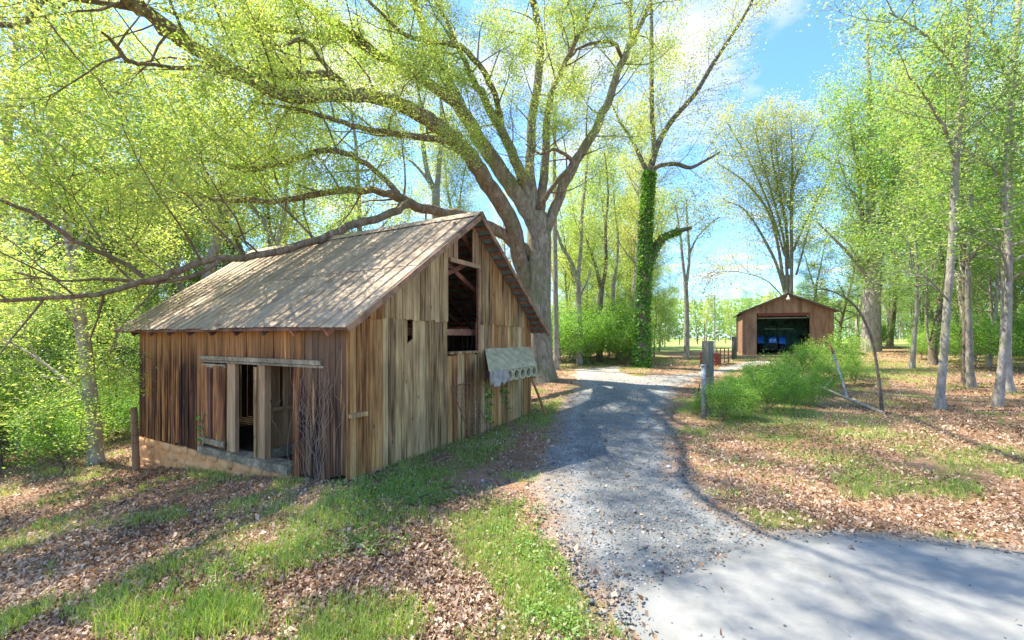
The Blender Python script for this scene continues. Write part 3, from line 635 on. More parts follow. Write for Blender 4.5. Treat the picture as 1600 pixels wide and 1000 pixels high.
# roof
rm, t, b = new_mat('roof_metal'); v = mapping(t, (1, 1, 1))
r1 = ramp(t, [(.3, (.22, .15, .09)), (.5, (.35, .26, .17)), (.75, (.46, .37, .265))]); t.links.new(noise(t, mapping(t, (2.2, 5, 2.2)), 1.6, 8, .7), r1.inputs[0])
rr_ = ramp(t, [(.56, (0, 0, 0)), (.72, (1, 1, 1))]); t.links.new(noise(t, v, 3.2, 6, .65), rr_.inputs[0]); c = mixc(t, math_(t, 'MULTIPLY', rr_.outputs[0], .6), r1.outputs[0], (.23, .125, .075))
oi = t.nodes.new('ShaderNodeObjectInfo'); vr = ramp(t, [(0, (.82, .8, .78)), (1, (1.12, 1.12, 1.12))]); t.links.new(oi.outputs['Random'], vr.inputs[0]); c = mixc(t, 1.0, c, vr.outputs[0], 'MULTIPLY')
t.links.new(c, b.inputs['Base Color']); b.inputs['Roughness'].default_value = .62; b.inputs['Metallic'].default_value = .15; bumpn(t, b, noise(t, v, 9, 6, .7), .01, .5)
ru = flat_mat('roof_underside', (.17, .23, .22), .6, .1, .3, 5)
def slope_pt(side, s, yv, h):      # side -1 (towards the front) / +1, s along the slope from the ridge 0..1
    x_ = RXR+side*s*(RXR+.30 if side < 0 else GW-RXR+.35); nrm = Vector((side*RS, 0, 1)).normalized()
    return Vector((x_, yv, RZ0-RS*abs(x_-RXR)))+nrm*h
def y_end(s): return FL+.86-.40*s                     # far rake is a little out of square
Y0 = -.36
for side in (-1, 1):
    ns = 14
    for tier, (sa, sb) in enumerate(((0.0, .56), (.53, 1.0))):
        for k in range(ns):
            fa_, fb_ = k/ns, (k+1)/ns+.004; mb = MB(); prof = [(0, 0), (.035, .022), (.07, .0), (.465, 0), (.5, .022), (.535, 0), (1.0, 0.004)]
            nseg = 5; V = []
            ext = rnd.uniform(-.01, .03) if sb == 1.0 else 0; hb = .003*(k % 2)+(.006 if tier == 0 else 0); sag = rnd.uniform(-.004, .004)
            for si in range(nseg+1):
                s = sa+(sb-sa)*si/nseg
                if si == nseg: s += ext/3.1
                for u, h in prof:
                    ff_ = fa_+(fb_-fa_)*u; yv = Y0+ff_*(y_end(s)-Y0)
                    V.append(slope_pt(side, s, yv, h+hb+.004*math.sin(s*11+k)+sag*si/nseg))
            npf = len(prof); Fc = [(si*npf+u, si*npf+u+1, (si+1)*npf+u+1, (si+1)*npf+u) for si in range(nseg) for u in range(npf-1)]
            nv = len(V); V2 = [p-Vector((side*RS, 0, 1)).normalized()*.003 for p in V]
            mb.add(V+V2, Fc+[tuple(nv+q for q in reversed(f)) for f in Fc])
            o = mb.build('roof_sheet', rm, barn); o.data.materials.append(ru)
            mi = np.zeros(len(o.data.polygons), np.int32); mi[len(Fc):] = 1; o.data.polygons.foreach_set('material_index', mi)
    # purlins
    npu = 17
    for k in range(npu):
        s = (k+.5)/npu; a0 = slope_pt(side, s, Y0+.03, -.02); a1 = slope_pt(side, s, y_end(s)-.03, -.02)
        MB().bar(a0, a1, .075, .03, up=(side*RS, 0, 1)).build('purlin', wm_red, barn)
    # rake trims (front and far)
    MB().bar(slope_pt(side, -.01, Y0-.012, -.022), slope_pt(side, 1.01, Y0-.012, -.022), .028, .085, up=(0, 0, 1)).build('rake_board', wm_rust, barn)
    MB().bar(slope_pt(side, -.01, y_end(0)-.01, -.03), slope_pt(side, 1.0, y_end(1)-.01, -.03), .028, .07, up=(0, 0, 1)).build('rake_board', wm_rust, barn)
mb = MB(); mb.hexa([slope_pt(-1, .05, Y0-.02, .03), slope_pt(-1, .05, y_end(0)+.01, .03), slope_pt(-1, .0, y_end(0)+.01, .042), slope_pt(-1, .0, Y0-.02, .042),
    slope_pt(-1, .05, Y0-.02, .034), slope_pt(-1, .05, y_end(0)+.01, .034), slope_pt(-1, .0, y_end(0)+.01, .05), slope_pt(-1, .0, Y0-.02, .05)])
mb.hexa([slope_pt(1, .0, Y0-.02, .042), slope_pt(1, .0, y_end(0)+.01, .042), slope_pt(1, .05, y_end(0)+.01, .03), slope_pt(1, .05, Y0-.02, .03),
    slope_pt(1, .0, Y0-.02, .05), slope_pt(1, .0, y_end(0)+.01, .05), slope_pt(1, .05, y_end(0)+.01, .034), slope_pt(1, .05, Y0-.02, .034)])
mb.build('ridge_cap', rm, barn)
MB().bar(slope_pt(-1, 1.0, Y0, -.03)+Vector((.04, 0, 0)), slope_pt(-1, 1.0, y_end(1), -.03)+Vector((.04, 0, 0)), .02, .05).build('eave_board', wm_dark, barn)
# stone foundation under the left part of the front wall
sm = flat_mat('clay_mortar', (.62, .30, .12), .95, 0, .25, 5, .02)
stm = flat_mat('field_stone', (.62, .33, .145), .9, 0, .35, 3, .02)
y_f0 = y_dr-.05; mb = MB(); seg = 24
for k in range(seg):
    a0 = y_f0+(FL-y_f0)*k/seg; a1 = y_f0+(FL-y_f0)*(k+1)/seg
    mb.hexa([(-.05, a0, bgz(-.05, a0)-.15), (.12, a0, bgz(0, a0)-.15), (.12, a1, bgz(0, a1)-.15), (-.05, a1, bgz(-.05, a1)-.15), (-.035, a0, -.095), (.12, a0, -.095), (.12, a1, -.095), (-.035, a1, -.095)])
mb.build('foundation_mortar', sm, barn)
def stone_mesh(seed, rx, ry, rz_):
    rg = np.random.default_rng(seed); V = []; n1, n2 = 4, 8
    for i_ in range(1, n1):
        th_ = math.pi*i_/n1
        for k in range(n2):
            ph = 2*math.pi*k/n2; q = np.array([math.sin(th_)*math.cos(ph), math.sin(th_)*math.sin(ph), math.cos(th_)]); q = np.sign(q)*np.abs(q)**.62; V.append(q*[rx, ry, rz_]*rg.uniform(.88, 1.1))
    V += [np.array([0, 0, rz_]), np.array([0, 0, -rz_])]; Fq = []; m_ = (n1-1)*n2
    for i_ in range(n1-2):
        for k in range(n2): Fq.append((i_*n2+k, (i_+1)*n2+k, (i_+1)*n2+(k+1) % n2, i_*n2+(k+1) % n2))
    for k in range(n2): Fq.append((m_, k, (k+1) % n2)); Fq.append((m_+1, (n1-2)*n2+(k+1) % n2, (n1-2)*n2+k))
    return V, Fq
row_z = -.17; sseed = 0
while row_z > -.9:
    y = y_f0+rnd.uniform(0, .1); hh = rnd.uniform(.12, .20)
    while y < FL-.05:
        w_ = rnd.uniform(.18, .55)
        if y+w_ > FL: w_ = FL-y
        if bgz(0, y+w_/2) < row_z+.05 and w_ > .1 and rnd.random() < .72:
            V, Fq = stone_mesh(sseed, .018, w_/2-.015, hh/2*rnd.uniform(.7, 1.05)); sseed += 1
            c_ = (-.036, y+w_/2, row_z+rnd.uniform(-.03, .03)); MB().add([(q[0]+c_[0], q[1]+c_[1], q[2]+c_[2]) for q in V], Fq).build('stone', stm, barn, True)
        y += w_
    row_z -= hh
# ------------------------------------------------------------------ things against the barn
metal = flat_mat('aged_metal', (.34, .34, .28), .55, .4, .3, 9)
lid_m = flat_mat('mossy_sheet', (.42, .36, .20), .8, 0, .3, 7); block_m = flat_mat('yellow_block', (.40, .35, .20), .85, 0, .3, 10)
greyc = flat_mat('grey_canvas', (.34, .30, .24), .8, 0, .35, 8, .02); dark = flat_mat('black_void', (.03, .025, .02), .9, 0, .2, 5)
hutch = empty('nest_box', BO+BX*4.4, 'lidded metal nest box with a row of round holes hung on the barn gable wall', 'nest box', rz=BA)
HX = 4.4
def hp(x, y, z): return (x-HX, y, z)
la, lza = gw(755, 546); lb, _ = gw(825, 546); OFF = .50
ha, hz1 = gw(779, 579, OFF); hb_, _ = gw(838, 571, OFF); _, hz0 = gw(779, 598, OFF); l2, _ = gw(764, 578, OFF)
MB().hexa([hp(la, -.06, lza), hp(lb, -.06, lza), hp(lb+.02, -.04, lza+.02), hp(la, -.04, lza+.02), hp(l2-.02, -OFF-.03, hz1+.0), hp(hb_-.02, -OFF-.03, hz1), hp(hb_-.02, -OFF-.01, hz1+.02), hp(l2-.02, -OFF-.01, hz1+.02)]).build('lid', lid_m, hutch)
nh = 6; hw = (hb_-ha)/nh; hh = hz1-hz0
for k in range(nh):
    cx_ = ha+hw*(k+.5); cz_ = (hz0+hz1)/2; mb = MB(); n = 16; ri = min(hw, hh)*.36; V = []
    for yy_ in (-OFF-.02, -OFF+.22):
        for q in range(n):
            a = 2*math.pi*(q+.5)/n; V.append(hp(cx_+ri*math.cos(a), yy_, cz_+ri*math.sin(a)))
        for q in range(n):
            a = 2*math.pi*(q+.5)/n; cc, s_ = math.cos(a), math.sin(a); m_ = max(abs(cc), abs(s_)); V.append(hp(cx_+cc/m_*hw*.495, yy_, cz_+s_/m_*hh*.5))
    Fq = []
    for q in range(n):
        q2 = (q+1) % n; Fq += [(q, q2, n+q2, n+q), (2*n+q, 3*n+q, 3*n+q2, 2*n+q2), (q, 2*n+q, 2*n+q2, q2), (n+q, n+q2, 3*n+q2, 3*n+q)]
    mb.add(V, Fq).build('hollow_block', block_m, hutch)
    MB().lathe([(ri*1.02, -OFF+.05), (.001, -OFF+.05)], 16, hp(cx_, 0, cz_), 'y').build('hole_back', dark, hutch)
MB().box(la-HX+.05, hb_-HX-.03, -OFF+.24, -.035, hz0, hz1-.02).build('box_body', wm_dark, hutch)
mb = MB(); nn = 8; V = []
for k in range(nn+1):
    x_ = l2-.02+(ha+hw*1.3-l2)*k/nn
    V += [hp(x_, -OFF-.03-.03*math.sin(k*2.1), hz1+.01), hp(x_+.03*math.sin(k*3), -OFF-.05+.04*math.sin(k*1.3), hz0-.02+.06*math.sin(k*1.9)), ]
mb.add(V, [(2*k, 2*k+2, 2*k+3, 2*k+1) for k in range(nn)]).build('torn_canvas', greyc, hutch).modifiers.new('s', 'SOLIDIFY').thickness = .01
MB().box(la-HX-.02, la-HX+.02, -OFF+.1, -.03, hz0, hz0+.05).build('bracket', wm_gable, hutch); MB().box(hb_-HX-.06, hb_-HX-.02, -OFF, -.03, hz0-.06, hz0-.004).build('bracket', wm_gable, hutch)
# leaning pole under the nest box
pA = on_plane(831, 592, 1, -OFF+.02); gA = BO+BX*pA.x+BY*pA.y; gA.z = pA.z; gB = at(853, 649)
pole = MB().tube([gB-Vector((0, 0, .05)), gB*.5+gA*.5, gA], [.035, .032, .028], 8).build('support_pole', wm_gable2); tag(pole, 'slim pale wooden pole leaning up to the nest box corner', 'pole')
# rusty wire frame leaning on the boards
wf = empty('wire_frame', at(735, 680), 'rusty metal frame with wire mesh leaning against the barn boards', 'frame')
rust = flat_mat('rust', (.24, .12, .07), .8, .3, .4, 20)
o0 = wf.location
def gp(px, py, off): q = on_plane(px, py, 1, -off); p = BO+BX*q.x+BY*q.y; p.z = q.z; return p-o0
A, B_, C_, D_ = gp(706, 604, .06), gp(734, 598, .06), gp(763, 672, .30), gp(735, 684, .34)
mb = MB()
for a, b_ in ((A, B_), (B_, C_), (C_, D_), (D_, A)): mb.tube([a, (a+b_)/2, b_], [.012]*3, 6)
mb.build('rim', rust, wf)
mb = MB()
for k in range(1, 12): mb.tube([A.lerp(D_, k/12), B_.lerp(C_, k/12)], [.0035]*2, 4)
for k in range(1, 7): mb.tube([A.lerp(B_, k/7), D_.lerp(C_, k/7)], [.0035]*2, 4)
tag(mb.build('wire_mesh', rust, wf), kind='stuff')
# round post at the barn's left corner
p = at(213, 735); mb = MB(); h_ = 1.25
mb.tube([p+Vector((0, 0, z_)) for z_ in (-.1, .2, .5, .8, 1.1, h_)]and[p+Vector((-.0-.04*z_, 0, z_)) for z_ in (-.1, .2, .5, .8, 1.1, h_)], [.062, .06, .058, .06, .057, .054], 12)
po = empty('corner_post', p, 'short round wooden post with wire bands beside the barn foundation', 'post')
mb = MB(); mb.tube([Vector((-.04*z_, 0, z_)) for z_ in (-.1, .2, .5, .8, 1.1, h_)], [.062, .06, .058, .06, .057, .054], 12); mb.build('post_shaft', wood_mat('post_wood', [(.3, (.22, .12, .06)), (.6, (.42, .27, .15)), (.8, (.5, .36, .22))], None, 1.5), po)
for z_ in (.25, .55, .7, .95): MB().tube([(-.04*z_+.062*math.cos(a), .062*math.sin(a), z_+.01*math.sin(2*a)) for a in np.linspace(0, 6.28, 14)], [.006]*14, 5).build('wire_band', rust, po)
# dead vines on the charred corner boards
mb = Wood(); rg = np.random.default_rng(3)
for k in range(34):
    yb = rg.uniform(.15, 1.55) if k % 4 == 0 else rg.normal(.72, .13); zb = bgz(0, yb) if k % 3 else rg.uniform(.3, 1.0); zt = rg.uniform(.9, 2.0); n = 12
    pts = np.zeros((n, 3)); pts[:, 2] = np.linspace(zb, max(zb+.4, zt), n); pts[:, 1] = yb+np.cumsum(rg.normal(size=n)*.06); pts[:, 0] = -.045-np.abs(rg.normal(size=n))*.012
    mb.tube(pts, [rg.uniform(.0013, .003)]*n, 4)
vi = empty('dead_vine', BO, 'pale leafless vines climbing the charred boards near the barn corner', 'vine', rz=BA)
vm = flat_mat('vine_stem', (.36, .27, .20), .9); tag(link('stems', mb.mesh('stems', vm), vi), kind='stuff')
# green climbers
def climber(name, wall, pxs, label, n, size=.07, sp=.06):
    rg = np.random.default_rng(len(label)*7+n); base = None; P = []; w = Wood(); pts = []
    for px_, py_ in pxs:
        q = on_plane(px_, py_, 1 if wall == 'g' else 0, -.06); p_ = BO+BX*q.x+BY*q.y; p_.z = q.z; pts.append(np.array(p_))
    base = Vector(pts[0]); pts = np.array(pts)-np.array(base)
    w.tube(pts, [.008]*len(pts), 5); P = foliate([(pts, 1)], n, sp, rg); e = empty(name, base, label, 'vine'); link('stem', w.mesh('stem', vm), e)
    tag(link('leaves', leaf_mesh('leaves', P, size, M['ivy'], rg, asp=.75, up=.2), e), kind='stuff')
climber('climbing_vine', 'f', [(316, 702), (318, 680), (314, 662), (319, 645)], 'small green creeper climbing the dark boards left of the barn door', 26, .09, .035)
climber('climbing_vine', 'g', [(763, 672), (762, 645), (765, 615), (760, 600)], 'green creeper at the foot of the gable wall under the nest box left end', 90, .07)
climber('climbing_vine', 'g', [(795, 662), (797, 635), (784, 615), (786, 606)], 'yellowish green creeper hanging on the boards below the round holes', 60, .06)

# ------------------------------------------------------------------ brown garage with its tractor
GA = R(-25); gL = Vector((14.73, 27.0, 0)); gL.z = gz(gL.x+2.5, 25.9)-.02; GWd, GD = 4.75, 7.0
gar = empty('garage', gL, 'small brown sheet metal garage with a wide open front', 'garage', rz=GA)
gm = wood_mat('brown_siding', [(.3, (.24, .125, .075)), (.5, (.34, .19, .115)), (.75, (.44, .27, .175))], None, .8, sxy=5, patch=.2)
gdk = flat_mat('green_interior', (.22, .46, .33), .8, 0, .5, 3); groof = flat_mat('brown_roof', (.13, .09, .07), .7, 0, .3, 4)
eh, ph, rx_ = 2.68, 3.72, 2.42
def groofz(x): return eh+(ph-eh)*(1-abs(x-rx_)/(rx_ if x < rx_ else GWd-rx_))
d0, d1, dh = .88, 3.62, 2.58
n_ = 24
for k in range(n_):
    x0, x1 = GWd*k/n_, GWd*(k+1)/n_; xm = (x0+x1)/2; zb_ = 0 if (xm < d0 or xm > d1) else dh
    pf = .012 if k % 2 else 0.0
    MB().hexa([(x0, -pf-.03, zb_-.1*(zb_ == 0)), (x1, -pf-.03, zb_-.1*(zb_ == 0)), (x1, 0, zb_-.1*(zb_ == 0)), (x0, 0, zb_-.1*(zb_ == 0)), (x0, -pf-.03, groofz(x0)-.03), (x1, -pf-.03, groofz(x1)-.03), (x1, 0, groofz(x1)-.03), (x0, 0, groofz(x0)-.03)]).build('siding_panel', gm, gar)
MB().box(0, .06, .01, GD, -.1, eh-.05).build('side_wall', gm, gar); MB().box(GWd-.06, GWd, .01, GD, -.1, eh-.05).build('side_wall', gm, gar)
for k in range(12): MB().box(.06+k*.385, .06+k*.385+.3849, GD-.06-.02*(k % 2), GD, -.1, groofz(.06+k*.385+.19)-.02).build('back_panel', gdk, gar)
for s in (0, 1):
    xa, xb = (-.22, rx_) if s == 0 else (rx_, GWd+.22); za, zb_ = (eh-.09, ph) if s == 0 else (ph, eh-.09)
    MB().hexa([(xa, -.35, za), (xb, -.35, zb_), (xb, GD+.2, zb_), (xa, GD+.2, za), (xa, -.35, za+.05), (xb, -.35, zb_+.05), (xb, GD+.2, zb_+.05), (xa, GD+.2, za+.05)]).build('roof_slope', groof, gar)
    MB().hexa([(xa, -.375, za-.06), (xb, -.375, zb_-.06), (xb, -.352, zb_-.06), (xa, -.352, za-.06), (xa, -.375, za+.055), (xb, -.375, zb_+.055), (xb, -.352, zb_+.055), (xa, -.352, za+.055)]).build('fascia', groof, gar)
MB().box(d0-.02, d1+.02, .0, .04, dh-.18, dh-.005).build('door_lintel', flat_mat('red_lintel', (.20, .06, .04)), gar)
MB().box(d0, d1, .3, .36, dh-.32, dh-.26).build('door_rail', flat_mat('pale_rail', (.40, .38, .28)), gar)
MB().box(.06, GWd-.06, .0, GD, -.12, .0).build('garage_floor', flat_mat('dirt_floor', (.18, .14, .10)), gar)
fx = MB().lathe([(.001, -.1), (.07, -.1), (.10, .05), (.11, .12), (.001, .12)], 12, (rx_, -.50, ph-.32), 'y'); fx.bar((rx_, -.36, ph-.12), (rx_, -.48, ph-.28), .05, .05); fx.build('floodlight', flat_mat('white_lamp_shell', (.65, .66, .62)), gar, True)
tb = MB().box(1.5, 3.3, 3.4, 3.46, 1.62, 1.70).build('tube_light_bar', flat_mat('pale_green_bar', (.45, .65, .42)), gar)  # tube light fixture, modelled as a plain pale green bar that gives no light
for k, (x0, z0, z1) in enumerate(((.3, .0, 1.1), (.8, .0, .8), (3.9, .0, 1.2))):
    bx_ = MB().box(x0, x0+.5, 4.5, 5.1, z0, z1).build('storage_box', flat_mat('dark_box', (.06, .06, .055)), None, bevel=.02); bx_.matrix_world = gar.matrix_basis
    tag(bx_, ['dark box at the left inside the garage behind the tractor', 'low dark box beside the left one inside the garage', 'dark box at the right side inside the garage'][k], 'box')
blue = flat_mat('blue_paint', (.04, .22, .70), .35, 0, .15, 3, 0); tyre = flat_mat('tyre_rubber', (.03, .03, .03), .85); whm = flat_mat('wheel_rim', (.5, .5, .48), .5)
def gworld(x, y, z): c_, s_ = math.cos(GA), math.sin(GA); return Vector((gL.x+x*c_-y*s_, gL.y+x*s_+y*c_, gL.z+z))
tr = empty('tractor', gworld(1.75, .75, 0), 'compact blue tractor parked nose out in the open garage', 'tractor', rz=GA-.05)
MB().hexa([(-.24, .0, .62), (.24, .0, .62), (.26, 1.0, .62), (-.26, 1.0, .62), (-.19, .05, 1.0), (.19, .05, 1.0), (.23, 1.0, 1.12), (-.23, 1.0, 1.12)]).build('hood', blue, tr, bevel=.05)
MB().box(-.2, .2, -.03, .0, .45, .74).build('grille', dark, tr, bevel=.01)
for s in (-1, 1):
    MB().lathe([(.05, -.015), (.055, .0), (.001, .0)], 12, (s*.13, -.035, .88), 'y').build('headlight', whm, tr)
    wh = MB().lathe([(.14, -.08), (.27, -.09), (.30, -.05), (.30, .05), (.27, .09), (.14, .08)], 20, (s*.48, .15, .30), 'x').build('front_wheel', tyre, tr, True); MB().lathe([(.001, s*.05), (.14, s*.05), (.15, s*.08)], 16, (s*.48, .15, .30), 'x').build('rim', whm, wh)
    wh = MB().lathe([(.26, -.14), (.48, -.15), (.52, -.1), (.52, .1), (.48, .15), (.26, .14)], 24, (s*.60, 1.65, .52), 'x').build('rear_wheel', tyre, tr, True); MB().lathe([(.001, s*.08), (.26, s*.08), (.27, s*.12)], 16, (s*.60, 1.65, .52), 'x').build('rim', whm, wh)
    MB().add([(s*.42, 1.65+.62*math.cos(a), .52+.62*math.sin(a)) for a in np.linspace(.5, 2.9, 9)]+[(s*.80, 1.65+.62*math.cos(a), .52+.62*math.sin(a)) for a in np.linspace(.5, 2.9, 9)], [(k, k+1, k+10, k+9) for k in range(8)]).build('fender', blue, tr).modifiers.new('s', 'SOLIDIFY').thickness = .03
    MB().bar((s*.38, 1.95, .9), (s*.38, 2.0, 1.95), .05, .05).build('roll_bar_post', tyre, tr)
MB().box(-.40, .40, 1.97, 2.03, 1.93, 1.99).build('roll_bar', tyre, tr); MB().box(-.12, .12, .05, 2.0, .35, .62).build('chassis', tyre, tr); MB().box(-.48, .48, .11, .19, .26, .34).build('front_axle', tyre, tr)
MB().box(-.2, .2, 1.5, 1.85, .85, .95).build('seat', tyre, tr, bevel=.03); MB().tube([(.17*math.cos(a), 1.2+.12*math.sin(a), 1.25+.12*math.sin(a)) for a in np.linspace(0, 6.283, 17)], [.014]*17, 6, False).build('steering_wheel', tyre, tr)
MB().bar((0, 1.05, 1.0), (0, 1.2, 1.25), .03, .03).build('steering_column', tyre, tr)

# ------------------------------------------------------------------ posts, poles, barrels
gp_ = at(1106, 650); wpost = wood_mat('grey_post', [(.3, (.08, .085, .065)), (.55, (.18, .185, .14)), (.8, (.29, .29, .22))], None, 1.2, sxy=14)
e = empty('gate_post', gp_, 'thick square grey timber post beside the gravel track', 'post'); e.rotation_euler = (0, 0, .5)
MB().box(-.10, .10, -.10, .10, -.1, 1.86).build('shaft', wpost, e, bevel=.015)
for z_ in (1.2, 1.35, 1.5, 1.65): MB().lathe([(.012, 0), (.012, .01), (.001, .01)], 8, (.03, -.103, z_), 'y').build('bolt_hole', dark, e)
g2 = at(1099, 655); pp = flat_mat('peeling_paint', (.30, .33, .33), .7, .1, .6, 14); e = empty('pipe_post', g2, 'slim pipe post with peeling pale blue paint left of the timber gate post', 'post')
MB().tube([(0, 0, -.1), (0, 0, .7), (.0, 0, 1.27)], [.05, .05, .05], 12).build('pipe', pp, e, True); MB().tube([(.0, -.0, 1.25), (0, 0, 1.30)], [.058, .058], 12).build('cap', pp, e, True); MB().box(.03, .12, -.02, .02, 1.0, 1.05).build('hinge_strap', rust, e)
g3 = at(1086, 633); tag(MB().tube([g3-Vector((0, 0, .1)), g3+Vector((.14, 0, .62))], [.014, .012], 6).build('leaning_rod', dark), 'thin dark metal rod leaning towards the pipe post', 'rod')
br_m = flat_mat('barrel_rust', (.30, .08, .05), .7, .2, .4, 6)
for k, (px_, Y_, lab) in enumerate(((1119.5, 21.5, 'rusty red metal barrel standing right of the gate post'), (1099, 22.0, 'faded red barrel mostly hidden behind the timber gate post'))):
    x_ = (px_-CX)/F*Y_; e = empty('metal_barrel', (x_, Y_, gz(x_, Y_)), lab, 'barrel', 'red metal barrels by the garage drive')
    e.scale = (.6, .6, .66)
    MB().lathe([(.001, 0), (.27, 0), (.28, .02), (.27, .04), (.27, .28), (.285, .30), (.27, .32), (.27, .56), (.285, .58), (.27, .60), (.27, .84), (.28, .87), (.25, .87), (.24, .80), (.001, .80)], 20).build('drum', br_m, e, True); 
    MB().lathe([(.272, .285), (.289, .30), (.272, .315)], 20).build('hoop', rust, e, True)
e = empty('metal_stand', (gz(0, 0)+(1129-CX)/F*21.8, 21.8, gz(10.9, 21.8)), 'small rusty four legged metal stand beside the red barrel', 'stand')
for sx_ in (-.2, .2):
    for sy_ in (-.2, .2): MB().box(sx_-.02, sx_+.02, sy_-.02, sy_+.02, -.05, .78).build('leg', rust, e)
MB().box(-.24, .24, -.24, .24, .78, .82).build('top', rust, e)
e = empty('fence_post', ((1147-CX)/F*24, 24, gz(12.6, 24)), 'rounded grey wooden fence post left of the garage', 'post'); MB().tube([(0, 0, -.1), (.01, 0, .6), (0, 0, 1.28)], [.14, .135, .12], 10).build('shaft', wpost, e, True)
for px_, Y_, h_, r_, lab, mt in ((1117, 23, 3.6, .035, 'tall slim grey steel pole behind the red barrel', metal), (1101, 23.5, 2.0, .025, 'short rusty pipe standing up behind the timber gate post', rust)):
    x_ = (px_-CX)/F*Y_; e = empty('steel_pole', (x_, Y_, gz(x_, Y_)), lab, 'pole'); MB().tube([(0, 0, -.1), (0, 0, h_)], [r_, r_*.8], 8).build('shaft', mt, e)
    MB().lathe([(r_*1.2, h_-.02), (r_*1.2, h_+.02), (.001, h_+.02)], 8).build('cap', mt, e)
for k in range(7):
    px_ = (1010, 1035, 1062, 1090, 1104, 1134, 1150)[k]; Y_ = 52+k*2; x_ = (px_-CX)/F*Y_
    o = MB().tube([Vector((x_, Y_, gz(x_, Y_)-.1)), Vector((x_, Y_, gz(x_, Y_)+1.2))], [.08, .07], 6).build('field_post', wpost); tag(o, 'thin far fence post standing in the sunny field', 'post', 'far fence posts across the field')
# leaning striped pipe, fallen branch, bent sapling in the bushes
a_, b_ = at(1326, 625), pt(1298, 540, at(1326, 625).y+1.5)
e = empty('leaning_pipe', a_, 'thin pale painted pipe with a rusty end leaning in the brush', 'pipe'); d_ = b_-a_
MB().tube([Vector((0, 0, -.05)), d_*.82], [.03, .03], 8).build('pipe', pp, e, True); MB().tube([d_*.82, d_], [.033, .033], 8).build('rusty_end', rust, e, True)
bA, bB = at(1385, 648), at(1240, 610); bm_ = M['greybark']
w = Wood(); P = np.array([bA, bA.lerp(bB, .3)+Vector((0, 0, .12)), bA.lerp(bB, .6)+Vector((0, 0, .28)), bB+Vector((0, 0, .45)), bB+Vector((-.5, .1, .7))]); w.tube(P-P[0], [.045, .04, .034, .025, .01], 7); w.tube(np.array([P[2], P[2]+[.1, -.2, .3], P[2]+[0, -.3, .6]])-P[0], [.015, .01, .005], 4)
tag(link('fallen_branch', w.mesh('fallen_branch', M['palebark']), None, bA), 'long bare fallen branch resting in the brush below the bent sapling', 'branch')

# ------------------------------------------------------------------ other traced trees
def traced_tree(name, base_px, Y, trunk, limbs, label, bark, lmat, leaf, per, L1=1.8, density=2.0, seed=1, ivy=None, spread=.13, t0=.2, sides=14, twigk=8, minlim=0):
    rg = np.random.default_rng(seed); bx_ = (base_px-CX)/F*Y; base = Vector((bx_, Y, gz(bx_, Y))); Bv = np.array(base); e = empty(name, base, label, 'tree')
    LW = .68 if name == 'fan_tree' else 1
    P, r = traced([(a, b_, Y+c_, w_*(.82 if name == 'slim_tree' else 1)) for a, b_, c_, w_ in trunk]); P[0, 2] = min(P[0, 2], Bv[2]-.15)
    w = Wood(); w.tube(P-Bv, r, sides, flute=lambda i, a: .05*np.sin(a*3+i*.4)); link('trunk', w.mesh('trunk', M[bark]), e)
    tw = Wood(); twigs = []; skel = [(P, r, .6)]
    for L in limbs:
        P2, r2 = traced([(a, b_, Y+c_, w_*LW) for a, b_, c_, w_ in L]); w = Wood(); w.tube(P2-Bv, r2, 8); link('limb', w.mesh('limb', M[bark]), e); skel.append((P2, r2, t0))
    for P1, r1, t_ in skel:
        Ln = np.linalg.norm(np.diff(P1, axis=0), axis=1).sum(); nb = max(2, int(Ln*(1-t_)*density))
        nb = int(nb*1.5)
        if t_ == .6 and limbs: nb = nb//3
        for p, d, L_, tt in side_branches(P1, nb, t_, L1, .8, .15, rg, 0, .3):
            b1 = wander(p, d, L_, 4, .12, .05, rg); tw.tube(b1-Bv, .015*(1-np.linspace(0, .8, 5)), 4)
            for p2, d2, L2, t2 in side_branches(b1, twigk, .2, L1*.4, .8, 0, rg, 0, .3):
                b2 = wander(p2, d2, L2, 2, .12, 0, rg); twigs.append((b2, 1.0))
                if rg.random() < .5: tw.tube(b2-Bv, [.008, .006, .003], 3)
    tag(link('twigs', tw.mesh('twigs', M[bark]), e), kind='stuff')
    C_ = foliate(twigs, per, spread, rg); tag(link('crown', leaf_mesh('crown', C_-Bv, leaf, M[lmat], rg), e), kind='stuff')
    if ivy:
        I = []
        for which, a0, a1, n, thick in ivy:
            P1, r1 = skel[which][:2]; q = rg.uniform(a0, a1, n)*(len(P1)-1); i = np.minimum(q.astype(int), len(P1)-2); f = (q-i)[:, None]
            c_ = P1[i]*(1-f)+P1[i+1]*f; rr = np.interp(q, np.arange(len(r1)), r1); T = P1[i+1]-P1[i]; T /= np.linalg.norm(T, axis=1)[:, None]
            nrm = rg.normal(size=(n, 3)); nrm -= T*np.sum(nrm*T, 1)[:, None]; nrm /= np.linalg.norm(nrm, axis=1)[:, None]
            lump = .7+.6*vnoise(q*2.0+nrm[:, 0], nrm[:, 1]*1.5+5, .7, 4)
            kp = (vnoise(q*3.1+nrm[:, 0]*1.2, nrm[:, 1]*1.2+9, .8, 7) > .22); c_, nrm, rr, q, lump = c_[kp], nrm[kp], rr[kp], q[kp], lump[kp]; n = int(kp.sum())
            I.append(c_+nrm*(rr*1.0+thick*lump*rg.uniform(.3, 1.1, n))[:, None])
        I = np.concatenate(I); tag(link('ivy', leaf_mesh('ivy', I-Bv, .10, M['ivy'], rg, asp=.9, up=.2, droop=.5), e), kind='stuff')
    return e
